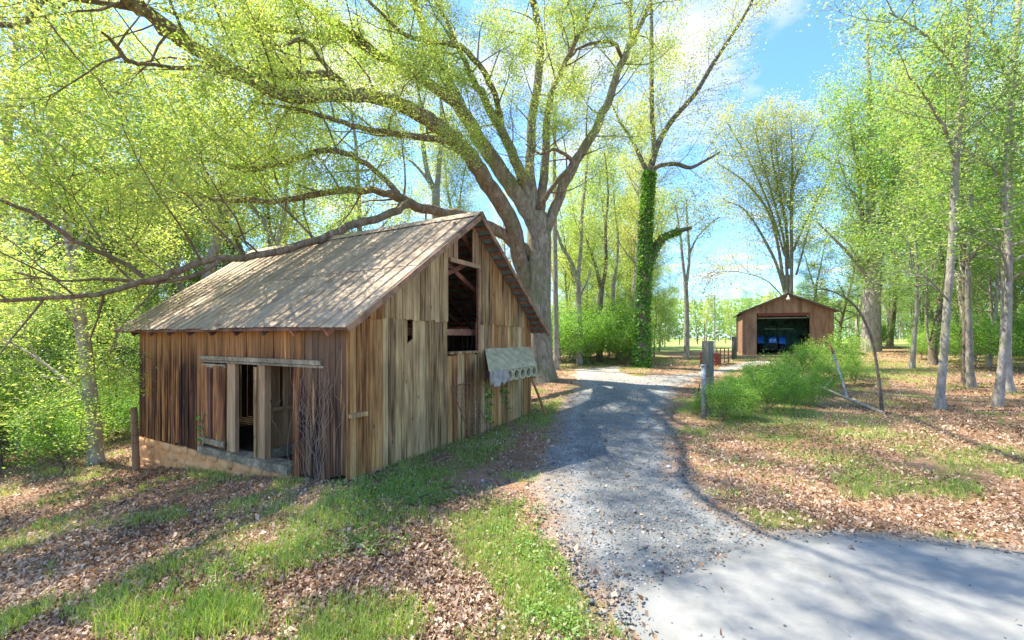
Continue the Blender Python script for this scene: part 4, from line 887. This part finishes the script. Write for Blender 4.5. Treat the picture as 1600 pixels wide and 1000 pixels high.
traced_tree('ivy_tree', 1003, 20, [(1002, 585, 0, 30), (1003, 560, 0, 24), (1004, 500, 0, 20), (1007, 420, 0, 18), (1010, 340, 0, 17), (1013, 285, 0, 16), (1017, 262, 0, 14)],
 [[(1016, 268, 0, 11), (1022, 230, 0, 9), (1019, 190, .2, 8), (1018, 120, .4, 8), (1018, 50, .5, 7), (1016, -40, .5, 5)],
  [(1018, 258, 0, 12), (1028, 225, 0, 11), (1050, 188, -.2, 9), (1085, 148, -.4, 8), (1112, 103, -.6, 7), (1140, 60, -.8, 6), (1172, 8, -1, 5), (1190, -40, -1.2, 3)],
  [(1014, 272, 0, 10), (1028, 260, -.2, 8), (1055, 256, -.4, 8), (1078, 262, -.6, 7), (1100, 252, -.8, 5), (1125, 238, -1, 3)],
  [(1012, 270, 0, 9), (1000, 245, .2, 7), (985, 215, .4, 6), (968, 190, .6, 4), (955, 160, .8, 2)],
  [(1007, 432, 0, 13), (1020, 400, 0, 12), (1032, 375, -.1, 11), (1052, 364, -.2, 9), (1072, 358, -.3, 7), (1080, 356, -.3, 6)]],
 'tall forked tree with its trunk wrapped in green ivy where the track splits', 'darkbark', 'leaf_yellow', .095, 26, 2.5, 2.2, 3,
 ivy=[(0, .0, .92, 13000, .085), (5, .0, .7, 1300, .03)], spread=.2)
traced_tree('fan_tree', 1232, 34, [(1228, 552, 0, 18), (1230, 500, 0, 15), (1230, 455, 0, 14), (1230, 430, 0, 13)],
 [[(1226, 455, 0, 9), (1214, 415, 0, 7), (1200, 385, 0, 7), (1180, 350, 0, 5), (1160, 325, 0, 4), (1135, 315, 0, 2.5)],
  [(1224, 440, 0, 8), (1215, 380, 0, 7), (1200, 330, 0, 6), (1170, 290, .5, 5), (1145, 270, .5, 3), (1120, 255, .5, 2)],
  [(1230, 430, 0, 8), (1224, 370, 0, 6), (1205, 300, 0, 5), (1188, 240, 0, 4), (1180, 200, 0, 2)],
  [(1232, 420, 0, 8), (1228, 350, 0, 7), (1215, 290, 0, 5), (1205, 230, 0, 4), (1210, 180, 0, 2)],
  [(1236, 480, -.5, 9), (1237, 400, -.5, 8), (1236, 320, -.5, 7), (1238, 260, -.5, 5), (1236, 190, -.5, 3)],
  [(1236, 330, -.5, 6), (1225, 300, -.5, 5), (1215, 250, -.8, 4), (1212, 200, -1, 2)],
  [(1237, 340, -.5, 7), (1240, 290, -.5, 6), (1255, 250, -.6, 4), (1270, 210, -.8, 3), (1290, 170, -.8, 2)],
  [(1236, 400, -.5, 6), (1262, 340, -.6, 5), (1290, 290, -.8, 4), (1310, 240, -1, 3), (1325, 200, -1, 2)],
  [(1226, 400, 0, 5), (1205, 330, 0, 5), (1175, 260, .3, 4), (1150, 215, .5, 3), (1135, 190, .5, 2)],
  [(1244, 430, -.5, 5), (1255, 390, -.8, 4), (1268, 340, -1, 3), (1280, 290, -1, 2)],
  [(1228, 470, .5, 3.5), (1200, 440, 0, 2.6), (1165, 427, -.5, 2), (1130, 424, -1, 1.6), (1105, 435, -1, 1)]],
 'tall fan shaped tree with yellow spring leaves rising behind the garage', 'greybark', 'leaf_yellow', .13, 20, 3.0, 2.6, 4, spread=.3)
traced_tree('old_tree', 1362, 26, [(1360, 562, 0, 34), (1361, 520, 0, 27), (1362, 470, 0, 25), (1365, 420, 0, 24), (1366, 360, 0, 20)],
 [[(1368, 400, 0, 13), (1378, 340, 0, 10), (1395, 290, 0, 8), (1405, 240, 0, 7), (1415, 180, 0, 5), (1420, 120, 0, 3)],
  [(1363, 375, 0, 15), (1360, 320, 0, 13), (1362, 260, 0, 11), (1360, 200, 0, 9), (1358, 130, 0, 7), (1355, 50, 0, 4)],
  [(1362, 450, 0, 8), (1345, 420, 0, 6), (1325, 395, 0, 5), (1300, 370, 0, 4), (1275, 345, 0, 2)],
  [(1362, 360, 0, 6), (1350, 345, 0, 5), (1340, 320, 0, 4), (1325, 290, 0, 3), (1310, 250, 0, 2)]],
 'old thick trunked tree with pale bark right of the garage', 'palebark', 'leaf_mid', .12, 26, 3.0, 2.6, 5, ivy=[(0, .6, 1, 900, .10), (1, 0, .4, 600, .1)], spread=.25)
traced_tree('forked_tree', 1073, 24, [(1072, 575, 0, 12), (1073, 530, 0, 9), (1073, 480, 0, 8), (1071, 440, 0, 8)],
 [[(1071, 445, 0, 6), (1066, 400, 0, 5), (1062, 360, 0, 4), (1055, 320, 0, 2.5)], [(1072, 450, 0, 6), (1077, 400, 0, 5), (1074, 350, 0, 4), (1072, 310, 0, 2)],
  [(1076, 400, 0, 4), (1090, 370, 0, 3), (1115, 345, 0, 2.5), (1125, 340, 0, 1.5)]],
 'slender forked tree at the field edge between ivy trunk and garage', 'greybark', 'leaf_mid', .083, 18.7, 1.5, 1.8, 6, spread=.22)
traced_tree('mid_tree', 905, 21, [(905, 592, 0, 14), (905, 540, 0, 11), (904, 470, 0, 10), (902, 430, 0, 9)],
 [[(902, 440, 0, 7), (893, 410, 0, 7), (878, 385, 0, 6), (870, 360, 0, 4)], [(903, 435, 0, 8), (907, 390, 0, 7), (909, 340, 0, 6), (915, 280, 0, 5), (920, 220, 0, 3)], [(903, 470, 0, 4), (915, 445, 0, 3), (925, 420, 0, 2)]],
 'forked grey tree at the left side where the track bends', 'greybark', 'leaf_mid', .090, 24.75, 1.8, 1.8, 7, spread=.22)
traced_tree('mid_tree', 936, 23, [(936, 582, 0, 13), (937, 530, 0, 10), (938, 480, 0, 9), (940, 450, 0, 9)],
 [[(940, 460, 0, 6), (932, 420, 0, 6), (922, 390, 0, 4), (915, 370, 0, 3)], [(940, 455, 0, 7), (947, 410, 0, 6), (946, 360, 0, 5), (950, 300, 0, 4), (945, 240, 0, 2)]],
 'forked tree with dark bark between the track bend and ivy trunk', 'darkbark', 'leaf_mid', .090, 24.75, 1.8, 1.8, 8, spread=.22)
traced_tree('leaning_tree', 967, 24, [(969, 578, 0, 10), (964, 530, 0, 8), (958, 480, 0, 7), (960, 430, 0, 6)],
 [[(960, 440, 0, 5), (966, 380, 0, 4), (960, 320, 0, 3), (958, 270, 0, 2)], [(960, 520, 0, 4), (950, 500, 0, 3), (940, 497, 0, 2)]],
 'thin leaning tree just left of the ivy covered trunk', 'greybark', 'leaf_mid', .090, 24.75, 1.8, 1.8, 9, spread=.22)
traced_tree('straight_tree', 869, 19, [(869, 600, 0, 12), (869, 540, 0, 10), (868, 450, 0, 9), (867, 360, 0, 8), (866, 250, 0, 6), (868, 160, 0, 3)], [],
 'straight slim trunk standing just right of the big oak', 'greybark', 'leaf_mid', .083, 22, 1.8, 2.5, 10, spread=.2)
traced_tree('forked_tree', 430, 19, [(432, 560, 0, 18), (431, 450, 0, 16), (430, 388, 0, 16), (431, 382, 0, 14)],
 [[(429, 385, 0, 10), (415, 350, 0, 9), (395, 325, 0, 8), (375, 305, 0, 6), (355, 280, 0, 3)], [(432, 385, 0, 10), (442, 350, 0, 9), (446, 310, 0, 8), (450, 270, 0, 6), (452, 220, 0, 3)]],
 'forked grey tree seen above the left part of the barn roof', 'greybark', 'leaf_oak', .083, 22, 2.0, 2.0, 12, spread=.22)
traced_tree('forked_tree', 681, 27, [(683, 560, 0, 20), (682, 450, 0, 16), (681, 380, 0, 15), (681, 290, 0, 14)],
 [[(680, 300, 0, 11), (668, 270, 0, 9), (660, 220, 0, 8), (655, 150, 0, 5), (640, 90, 0, 3)], [(682, 300, 0, 11), (686, 260, 0, 9), (690, 200, 0, 7), (688, 130, 0, 4)], [(680, 300, 0, 7), (660, 270, 0, 5), (640, 250, 0, 4), (620, 240, 0, 2)]],
 'tall forked tree standing behind the barn ridge left of the oak limbs', 'greybark', 'leaf_oak', .097, 22, 2.2, 1.8, 13, spread=.25)
traced_tree('leaning_tree', 152, 9.5, [(153, 738, 0, 44), (150, 715, 0, 24), (147, 660, 0, 20), (139, 600, 0, 19), (130, 530, 0, 18), (122, 470, 0, 17), (112, 400, .1, 14), (100, 340, .2, 11), (85, 250, .3, 8), (80, 160, .4, 5)],
 [[(128, 520, 0, 6), (100, 480, -.3, 5), (60, 440, -.6, 4), (20, 420, -.8, 2)], [(112, 400, 0, 6), (140, 350, .3, 5), (165, 300, .6, 3), (180, 250, .8, 2)], [(147, 640, 0, 5), (110, 600, -.2, 5), (50, 555, -.3, 4), (5, 530, -.4, 3)]],
 'pale barked leaning tree at the far left of the barn', 'palebark', 'leaf_oak', .07, 26, 1.3, 2.6, 14, spread=.12)
for k, (tk, lm, lab) in enumerate((
   ([(1468, 640, 0, 26), (1469, 615, 0, 15), (1474, 560, 0, 14), (1480, 480, 0, 13), (1487, 390, 0, 13), (1491, 300, 0, 13), (1495, 230, 0, 12), (1504, 150, 0, 10), (1512, 60, 0, 9), (1516, -30, 0, 8), (1520, -150, 0, 5)],
    [[(1491, 240, 0, 7), (1478, 205, -.2, 6), (1460, 175, -.4, 5), (1442, 145, -.6, 4), (1420, 120, -.8, 2)], [(1497, 215, 0, 4), (1530, 190, -.2, 3), (1560, 165, -.5, 2)], [(1482, 470, 0, 3), (1455, 440, -.3, 3), (1420, 415, -.6, 2)], [(1505, 140, 0, 5), (1480, 90, -.5, 4), (1440, 50, -1, 3), (1390, 20, -1.5, 2)]],
    'slim grey tree leaning slightly right in the front of the right wood'),
   ([(1572, 613, 0, 34), (1571, 590, 0, 20), (1571, 540, 0, 18), (1573, 450, 0, 17), (1574, 360, 0, 16), (1576, 250, 0, 14), (1580, 150, 0, 13), (1590, 30, 0, 11), (1600, -100, 0, 8)],
    [[(1576, 260, 0, 7), (1590, 215, -.2, 6), (1620, 195, -.4, 5)], [(1575, 300, 0, 5), (1550, 260, -.5, 4), (1520, 240, -1, 3), (1480, 230, -1.5, 2)], [(1573, 440, 0, 4), (1600, 425, -.3, 3), (1640, 420, -.5, 2)], [(1582, 140, 0, 6), (1560, 90, -.7, 4), (1530, 40, -1.3, 3), (1500, 0, -2, 2)]],
    'stout pale tree trunk near the right edge of the picture'),
   ([(1508, 600, 0, 16), (1508, 570, 0, 10), (1508, 500, 0, 9), (1507, 400, 0, 8), (1505, 300, 0, 7), (1506, 200, 0, 6), (1508, 80, 0, 4)],
    [[(1508, 420, 0, 3), (1530, 390, 0, 3), (1560, 375, 0, 2)], [(1506, 260, 0, 3), (1485, 220, 0, 3), (1460, 200, 0, 2)]],
    'thin straight dark tree between the slim grey tree and the stout trunk'))):
    g_ = at(tk[0][0], tk[0][1]); traced_tree('slim_tree', tk[0][0], g_.y, tk, lm, lab, ('greybark', 'palebark', 'darkbark')[k], 'leaf_green', .07, 34, 2.0, 2.8, 20+k, spread=.12, t0=.15)
# bent sapling
g_ = at(1378, 645)
traced_tree('bent_sapling', 1378, g_.y, [(1379, 648, 0, 6.5), (1373, 590, 0, 4.8), (1362, 530, 0, 4.3), (1345, 490, 0, 3.8), (1325, 468, 0, 3), (1300, 455, 0, 2.3), (1280, 450, 0, 1.5)], [],
 'thin dark sapling bent over to the left above the brush', 'darkbark', 'leaf_green', .05, 12, .6, 2.0, 31, spread=.06, sides=7)

# ------------------------------------------------------------------ woods made of copied trees
protos = {
 'tall': [procedural_tree(101, 17, .24, .02, .28, 26, 4.2, 1.0, .18, 6, 1.7, 3, .7, 0, 26, .3, .115, 'leaf_mid', 'greybark'),
          procedural_tree(102, 15, .2, -.04, .22, 24, 3.8, 1.1, .10, 6, 1.6, 3, .7, .35, 26, .3, .115, 'leaf_oak', 'darkbark'),
          procedural_tree(103, 19, .28, .03, .35, 26, 4.6, .9, .2, 6, 1.8, 3, .7, 0, 26, .32, .12, 'leaf_yellow', 'palebark')],
 'under': [procedural_tree(111, 7, .07, .05, .15, 22, 2.8, 1.25, .06, 6, 1.2, 3, .5, 0, 22, .15, .075, 'leaf_green', 'greybark', flat=.7, upleaf=1.2),
           procedural_tree(112, 5, .05, -.08, .12, 18, 2.2, 1.2, .06, 6, 1.0, 3, .5, 0, 22, .15, .075, 'leaf_mid', 'darkbark', flat=.6, upleaf=1.2),
           procedural_tree(113, 8, .075, .04, .34, 20, 3.0, 1.15, .06, 6, 1.3, 3, .5, 0, 20, .16, .075, 'leaf_green', 'greybark', flat=.7, upleaf=1.2)],
 'dark': [procedural_tree(121, 12, .2, .0, .12, 34, 3.0, 1.35, .02, 7, 1.0, 3, .5, 0, 16, .2, .11, 'leaf_dark', 'darkbark', taper=.75, asp=.3)],
 'shrub': [procedural_tree(131, 1.7, .02, .1, .05, 16, 1.2, .9, .1, 5, .6, 3, .3, .15, 24, .12, .052, 'leaf_bush', 'darkbark'),
           procedural_tree(132, 1.3, .02, -.1, .05, 14, 1.1, 1.0, .1, 5, .6, 3, .3, .2, 24, .12, .052, 'leaf_bush', 'darkbark')],
}
print('proto leaves', {k: [p[2] for p in v] for k, v in protos.items()})
first = {}
def place(kind, idx, x, y, s, label, group, name, cat='tree', rz=None):
    key = (kind, idx)
    if key not in first:
        e = make_tree(name, protos[kind][idx][:2], (0, 0, 0), label, cat, group); first[key] = e
    else:
        e = copy_tree(first[key]); e.name = name
    look = {'tall': ('straight grey barked ', 'low forking dark barked ', 'pale barked yellow leaved '), 'under': ('dense layered ', 'slightly leaning ', 'bare stemmed '), 'shrub': ('taller twiggy ', 'low rounded ')}.get(kind)
    if look: label = look[idx]+label.replace('tall leafy', 'tall').replace('leafy ', '').replace('low bright', 'bright').replace('low ', '').replace('small ', '')
    tag(e, label, cat, group); e.location = (x, y, gz(x, y)-.03); e.rotation_euler = (0, 0, rnd.uniform(0, 6.28) if rz is None else rz); e.scale = (s, s, s*rnd.uniform(.92, 1.1)); return e
def wood(n, pxr, yr, kind, srange, label, group, name, cat='tree', mind=1.2, idxs=None, ok=None, ylog=True):
    pts = []; tries = 0
    while len(pts) < n and tries < n*60:
        tries += 1; Y_ = yr[0]*(yr[1]/yr[0])**rnd.random(); px_ = rnd.uniform(*pxr); x_ = (px_-CX)/F*Y_
        if any((x_-a)**2+(Y_-b_)**2 < mind**2 for a, b_ in pts): continue
        q = to_barn(Vector((x_, Y_, 0)))
        if -.9 < q.x < GW+1.0 and -.9 < q.y < FL+1.2: continue
        if 13.3 < x_ < 21.5 and 23.0 < Y_ < 34.5: continue
        if ok and not ok(x_, Y_, px_): continue
        pts.append((x_, Y_)); place(kind, rnd.choice(idxs) if idxs else rnd.randrange(len(protos[kind])), x_, Y_, rnd.uniform(*srange), label, group, name, cat)
L_ = 'leafy hardwood among the dense wood behind the barn'
wood(34, (-350, 830), (17, 55), 'tall', (.8, 1.15), L_, 'hardwoods in the wood behind the barn', 'wood_tree', mind=2.4, ok=lambda x, y, p: not (x > -4 and y < 22))
wood(11, (120, 330), (19, 34), 'dark', (.8, 1.3), 'dark green ivy clad tree in the left wood above the barn eave', 'dark green trees left of the barn roof', 'dark_tree', mind=2)
wood(38, (-260, 225), (9.5, 24), 'under', (.6, 1.15), 'bright green young tree in the thicket left of the barn', 'young trees left of the barn', 'young_tree', mind=1.1, idxs=[0, 1], ok=lambda x, y, p: x < -8.2 and not (p > 40 and y < 11.5))
wood(16, (865, 1000), (25, 52), 'tall', (.7, .9), 'leafy tree in the wood beyond the track bend', 'trees beyond the track bend', 'wood_tree', mind=2.2)
wood(16, (862, 1040), (24, 45), 'under', (.7, 1.2), 'low bright green young tree beyond the track bend', 'young trees beyond the track bend', 'young_tree', mind=1.6, idxs=[0, 1])
wood(36, (1335, 1900), (17, 55), 'tall', (.75, 1.05), 'tall leafy tree in the wood on the right', 'tall trees of the right wood', 'wood_tree', mind=2.6)
wood(3, (1275, 1320), (36, 44), 'dark', (.8, 1.0), 'dark conifer behind the right side of the garage', 'dark conifers behind the garage', 'conifer', mind=2)
wood(40, (1330, 1750), (16, 40), 'under', (.7, 1.2), 'green young tree with layered leaves in the right wood', 'young trees of the right wood', 'young_tree', mind=1.4, idxs=[2, 2, 2, 0], ok=lambda x, y, p: p > 1330+120*(y < 17) and not (1320 < p < 1405 and y < 27))
wood(4, (1500, 1800), (9.5, 13), 'under', (.95, 1.3), 'tall thin young tree with spreading green leaf layers at the right', 'thin young trees at the right front', 'young_tree', mind=1.8, idxs=[2])
wood(20, (1000, 1420), (80, 110), 'tall', (.5, .68), 'distant tree of the line across the field', 'tree line beyond the field', 'distant_tree', mind=4)
wood(30, (880, 1600), (60, 130), 'under', (1.1, 1.8), 'low distant tree at the foot of the far tree line', 'low trees at the field edge', 'distant_tree', mind=3, ok=lambda x, y, p: not (1015 < p < 1160 and y < 84))
wood(22, (-120, 218), (9.0, 18), 'shrub', (.6, 1.2), 'leafy shrub in the thicket left of the barn', 'shrubs left of the barn', 'shrub', 'shrub', .7, ok=lambda x, y, p: x < -8.4 and not (p > 120 and y < 9.9))
wood(24, (862, 1000), (19.5, 27), 'shrub', (.8, 1.5), 'low shrub at the wood edge by the track bend', 'shrubs by the track bend', 'shrub', 'shrub', .9, ok=lambda x, y, p: sdist(np.array([x]), np.array([y]), TRACK)[0] < -.8)
wood(34, (1310, 1750), (16, 38), 'shrub', (.5, 1.3), 'small green shrub on the leafy floor of the right wood', 'shrubs of the right wood', 'shrub', 'shrub', 1.0, ok=lambda x, y, p: y > 27 or p > 1400+60*(y < 20))
# brush by the gate post
for k, (px_, py_, s_) in enumerate([(1132, 658, .5), (1165, 656, .55), (1197, 648, .6), (1150, 632, .5), (1182, 628, .5), (1222, 630, .62), (1250, 606, .7), (1222, 604, .5), (1268, 594, .65), (1290, 604, .65), (1118, 635, .3), (1095, 648, .3), (1238, 645, .45), (1270, 634, .5), (1315, 590, .8), (1335, 602, .6), (1175, 604, .35), (1140, 606, .3), (1205, 640, .5), (1280, 618, .5)]):
    g_ = at(px_, py_); place('shrub', k % 2, g_.x, g_.y, s_, 'feathery green bush in the brush between gate post and garage', 'bushes between gate post and garage', 'bush', 'bush')
# far wood as one mass
rg = np.random.default_rng(77); n = 62000; X = rg.uniform(-140, 190, n); Y = 130+rg.uniform(0, 12, n); hmax = 9+5*vnoise(X, Y*0, 7, 2)+3*vnoise(X, Y*0, 2.3, 6)
Z = ground_z(X, Y)+rg.random(n)**.8*hmax; X2 = X
tag(link('distant_wood', leaf_mesh('distant_wood', np.stack([X, Y, Z], 1), 0.75, M['leaf_mid'], rg, asp=.8, up=.3)), 'far wood along the horizon beyond the field', 'wood', kind='stuff')

# ------------------------------------------------------------------ fallen leaves, grass, weeds, stones
def scatter(n, ymin, ymax, rg, half=1.45):
    Y = ymin*(ymax/ymin)**rg.random(n); X = rg.uniform(-1, 1, n)*(half*Y+.8); return X, Y
# the few thin trees at the front of the right wood get labels of their own
fr = sorted([o for o in bpy.data.objects if o.get('group') == 'thin young trees at the right front'], key=lambda o: o.location.x/o.location.y)
for o, l in zip(fr, ('leftmost thin young tree with layered leaves behind the stout pale trunk', 'thin young tree near the right picture edge, next beyond the leftmost one', 'thin young tree just past the right picture edge', 'rightmost thin young tree with branches reaching in from the right')): o['label'] = l
def outside_barn(X, Y, m_=.02):
    qx = (X-BO.x)*BX.x+(Y-BO.y)*BX.y; qy = (X-BO.x)*BY.x+(Y-BO.y)*BY.y
    return ~((qx > -m_) & (qx < GW+m_) & (qy > -m_) & (qy < FL+m_))
rg = np.random.default_rng(41)
X, Y = scatter(700000, 1.7, 26, rg); dT = sdist(X, Y, TRACK); dS = sdist(X, Y, SLAB); gd = grass_density(X, Y); nz_ = fnoise(X, Y, 1.4, 15, 3)
keep = outside_barn(X, Y) & (rg.random(len(X)) < np.where(dT > .12, .03*(dS < .05)+.0004, np.clip(.25+1.5*(nz_-.3), .05, 1)*(1-.6*gd)*np.clip(.30-dT*1.2, .17, 1)))
X, Y = X[keep], Y[keep]; n = len(X); Z = ground_z(X, Y)+.010+rg.random(n)*.02+np.where(sdist(X, Y, SLAB) > 0, .038, 0)+np.where(sdist(X, Y, TRACK) > .12, .012, 0)
D = rg.uniform(0, 6.28, n); s = rg.uniform(.005, .017, n)*(1+.035*Y)*np.where(rg.random(n) < .06, 1.7, 1); V = np.zeros((n, 4, 3)); tilt = rg.normal(size=(n, 2))*.6
jit = rg.uniform(.55, 1.35, (4, n)); ja = rg.normal(size=(4, n))*.3
for k, (a, rr) in enumerate(((0, 1.3), (1.45, .8), (3.14, 1.1), (4.7, .8))):
    dx, dy = np.cos(D+a+ja[k])*s*rr*jit[k], np.sin(D+a+ja[k])*s*rr*jit[k]; V[:, k] = np.stack([X+dx, Y+dy, Z+dx*tilt[:, 0]+dy*tilt[:, 1]+(.28*s if k in (1, 3) else 0)*rg.uniform(-.2, 1, n)], 1)
print('litter', n)
tag(link('fallen_leaves', np_mesh('fallen_leaves', V.reshape(-1, 3), np.arange(n*4).reshape(-1, 4), M['litter'], False, rg.random(n))), 'dry brown leaves strewn over the ground on both sides of the track', 'fallen leaves', kind='stuff')
def blades(name, N0, ymin, ymax, hr, wd, mat, label, thr, dens=None, per=5, seed=5):
    rg = np.random.default_rng(seed); X, Y = scatter(N0, ymin, ymax, rg); d = dens(X, Y) if dens is not None else grass_density(X, Y)
    k = outside_barn(X, Y) & (rg.random(N0) < d*thr) & (sdist(X, Y, TRACK) < .05); X, Y = np.repeat(X[k], per), np.repeat(Y[k], per); n = len(X)
    X = X+rg.normal(size=n)*.025; Y = Y+rg.normal(size=n)*.025; Z = ground_z(X, Y)-.005; h = rg.uniform(*hr, n)*(.6+.8*vnoise(X, Y, .6, 2)); a = rg.uniform(0, 6.28, n); w = wd*(1+.05*Y)
    bx_, by_ = np.cos(a)*w, np.sin(a)*w; l = rg.uniform(.1, .75, n)*h; la_ = rg.uniform(0, 6.28, n); V = np.zeros((n, 5, 3))
    V[:, 0] = np.stack([X-bx_, Y-by_, Z], 1); V[:, 1] = np.stack([X+bx_, Y+by_, Z], 1)
    mx_, my_, mz_ = X+np.cos(la_)*l*.35, Y+np.sin(la_)*l*.35, Z+h*.65
    V[:, 3] = np.stack([mx_-bx_*.8, my_-by_*.8, mz_], 1); V[:, 2] = np.stack([mx_+bx_*.8, my_+by_*.8, mz_], 1); V[:, 4] = np.stack([X+np.cos(la_)*l, Y+np.sin(la_)*l, Z+h], 1)
    print(name, n); i5 = np.arange(n)[:, None]*5
    tag(link(name, np_mesh(name, V.reshape(-1, 3), i5+[0, 1, 2, 3], M[mat], False, np.tile(rg.random(n), 2), i5+[3, 2, 4])), label, 'grass', kind='stuff')
blades('grass', 190000, 1.7, 24, (.03, .11), .0022, 'grass', 'short patchy green grass in front of the barn and on the bank', .55)
TUFT = [(350, 960, 60, 30, 0, 1), (410, 890, 70, 25, 10, .9), (470, 860, 40, 20, 0, .8), (330, 745, 40, 12, 0, 1), (350, 738, 60, 12, 0, 1), (560, 770, 60, 14, 15, .6), (290, 985, 120, 20, 0, .7)]
def tuftd(X, Y): px_, py_ = to_px(X, Y, ground_z(X, Y)); return blobs(px_, py_, TUFT)*np.clip((fnoise(X, Y, .35, 8, 2)-.5)*6, 0, 1)
blades('tall_grass', 90000, 1.7, 9, (.07, .17), .0022, 'grass', 'longer tufts of grass beside the foundation and in the left foreground', .5, tuftd, 6, 6)
# broad leaved weeds
rg = np.random.default_rng(55); X, Y = scatter(150000, 1.7, 14, rg)
px_, py_ = to_px(X, Y, ground_z(X, Y)); wd_ = blobs(px_, py_, [(700, 712, 170, 34, 27, 1.0), (850, 640, 60, 18, 25, 1.0), (590, 762, 90, 22, 15, 1), (810, 860, 70, 60, -35, 1), (860, 950, 60, 40, -30, 1), (650, 790, 90, 24, 20, .7), (600, 840, 100, 24, 15, .6), (1180, 660, 120, 40, 0, .9), (1290, 700, 160, 50, 0, .5), (1165, 775, 50, 14, 0, .7), (380, 880, 120, 40, 20, .4)])
k = outside_barn(X, Y) & (rg.random(len(X)) < wd_*np.clip((fnoise(X, Y, .5, 33, 3)-.38)*5, 0, 1)*.8) & (sdist(X, Y, TRACK) < .08); X, Y = X[k], Y[k]
X, Y = np.repeat(X, 4), np.repeat(Y, 4); n = len(X); print('weeds', n); P = np.stack([X+rg.normal(size=n)*.03, Y+rg.normal(size=n)*.03, ground_z(X, Y)+rg.uniform(.01, .07, n)], 1)
tag(link('weeds', leaf_mesh('weeds', P, .026, M['weed'], rg, asp=.75, up=1.5)), 'low broad leaved weeds in patches along the gable wall and verge', 'weeds', kind='stuff')
# stones
rg = np.random.default_rng(66); X, Y = scatter(170000, 1.7, 16, rg, 1.2); dT = sdist(X, Y, TRACK); dS = sdist(X, Y, SLAB)
px_, py_ = to_px(X, Y, ground_z(X, Y)); gr = blobs(px_, py_, [(620, 900, 110, 50, 25, .6), (770, 770, 60, 40, 40, .9), (930, 970, 60, 40, 0, 1), (800, 985, 90, 30, 0, .6)])
k = ((dT > -.1) & (dS < .02) & (rg.random(len(X)) < .62)) | ((dS >= .02) & (rg.random(len(X)) < .002+.3*np.clip(.2-dS, 0, 1))) | ((dT <= -.1) & (rg.random(len(X)) < gr*.55)); k &= outside_barn(X, Y, .1); X, Y, dT = X[k], Y[k], dT[k]; n = len(X); print('stones', n)
s = rg.gamma(1.6, .0032, n)+.0035; s *= (1+.05*Y); Z = ground_z(X, Y)+np.where(dS[k] > .05, .045, np.where(dT > .1, .022, .004))
O = np.array([[1, 0, 0], [0, 1, 0], [-1, 0, 0], [0, -1, 0], [0, 0, .7], [0, 0, -.7]]); V = O[None]*(s[:, None, None])*rg.uniform(.6, 1.3, (n, 6, 3))
c_, s_ = np.cos(rg.uniform(0, 6.28, n)), np.sin(rg.uniform(0, 6.28, n)); V2 = V.copy(); V2[..., 0] = V[..., 0]*c_[:, None]-V[..., 1]*s_[:, None]; V2[..., 1] = V[..., 0]*s_[:, None]+V[..., 1]*c_[:, None]
V2 += np.stack([X, Y, Z], 1)[:, None]; T0 = np.array([[0, 1, 4], [1, 2, 4], [2, 3, 4], [3, 0, 4], [1, 0, 5], [2, 1, 5], [3, 2, 5], [0, 3, 5]]); T = (T0[None]+np.arange(n)[:, None, None]*6).reshape(-1, 3)
m, t, b = new_mat('stone_chips'); a_ = t.nodes.new('ShaderNodeAttribute'); a_.attribute_name = 'rnd'; r_ = ramp(t, [(0, (.07, .08, .082)), (.6, (.16, .172, .172)), (.92, (.28, .28, .27)), (1, (.42, .42, .40))]); t.links.new(a_.outputs['Fac'], r_.inputs[0]); t.links.new(r_.outputs[0], b.inputs['Base Color']); b.inputs['Roughness'].default_value = .85
tag(link('gravel_stones', np_mesh('gravel_stones', V2.reshape(-1, 3), None, m, False, np.repeat(rg.random(n), 8), T)), 'loose grey gravel stones on the track and its verge', 'gravel', kind='stuff')
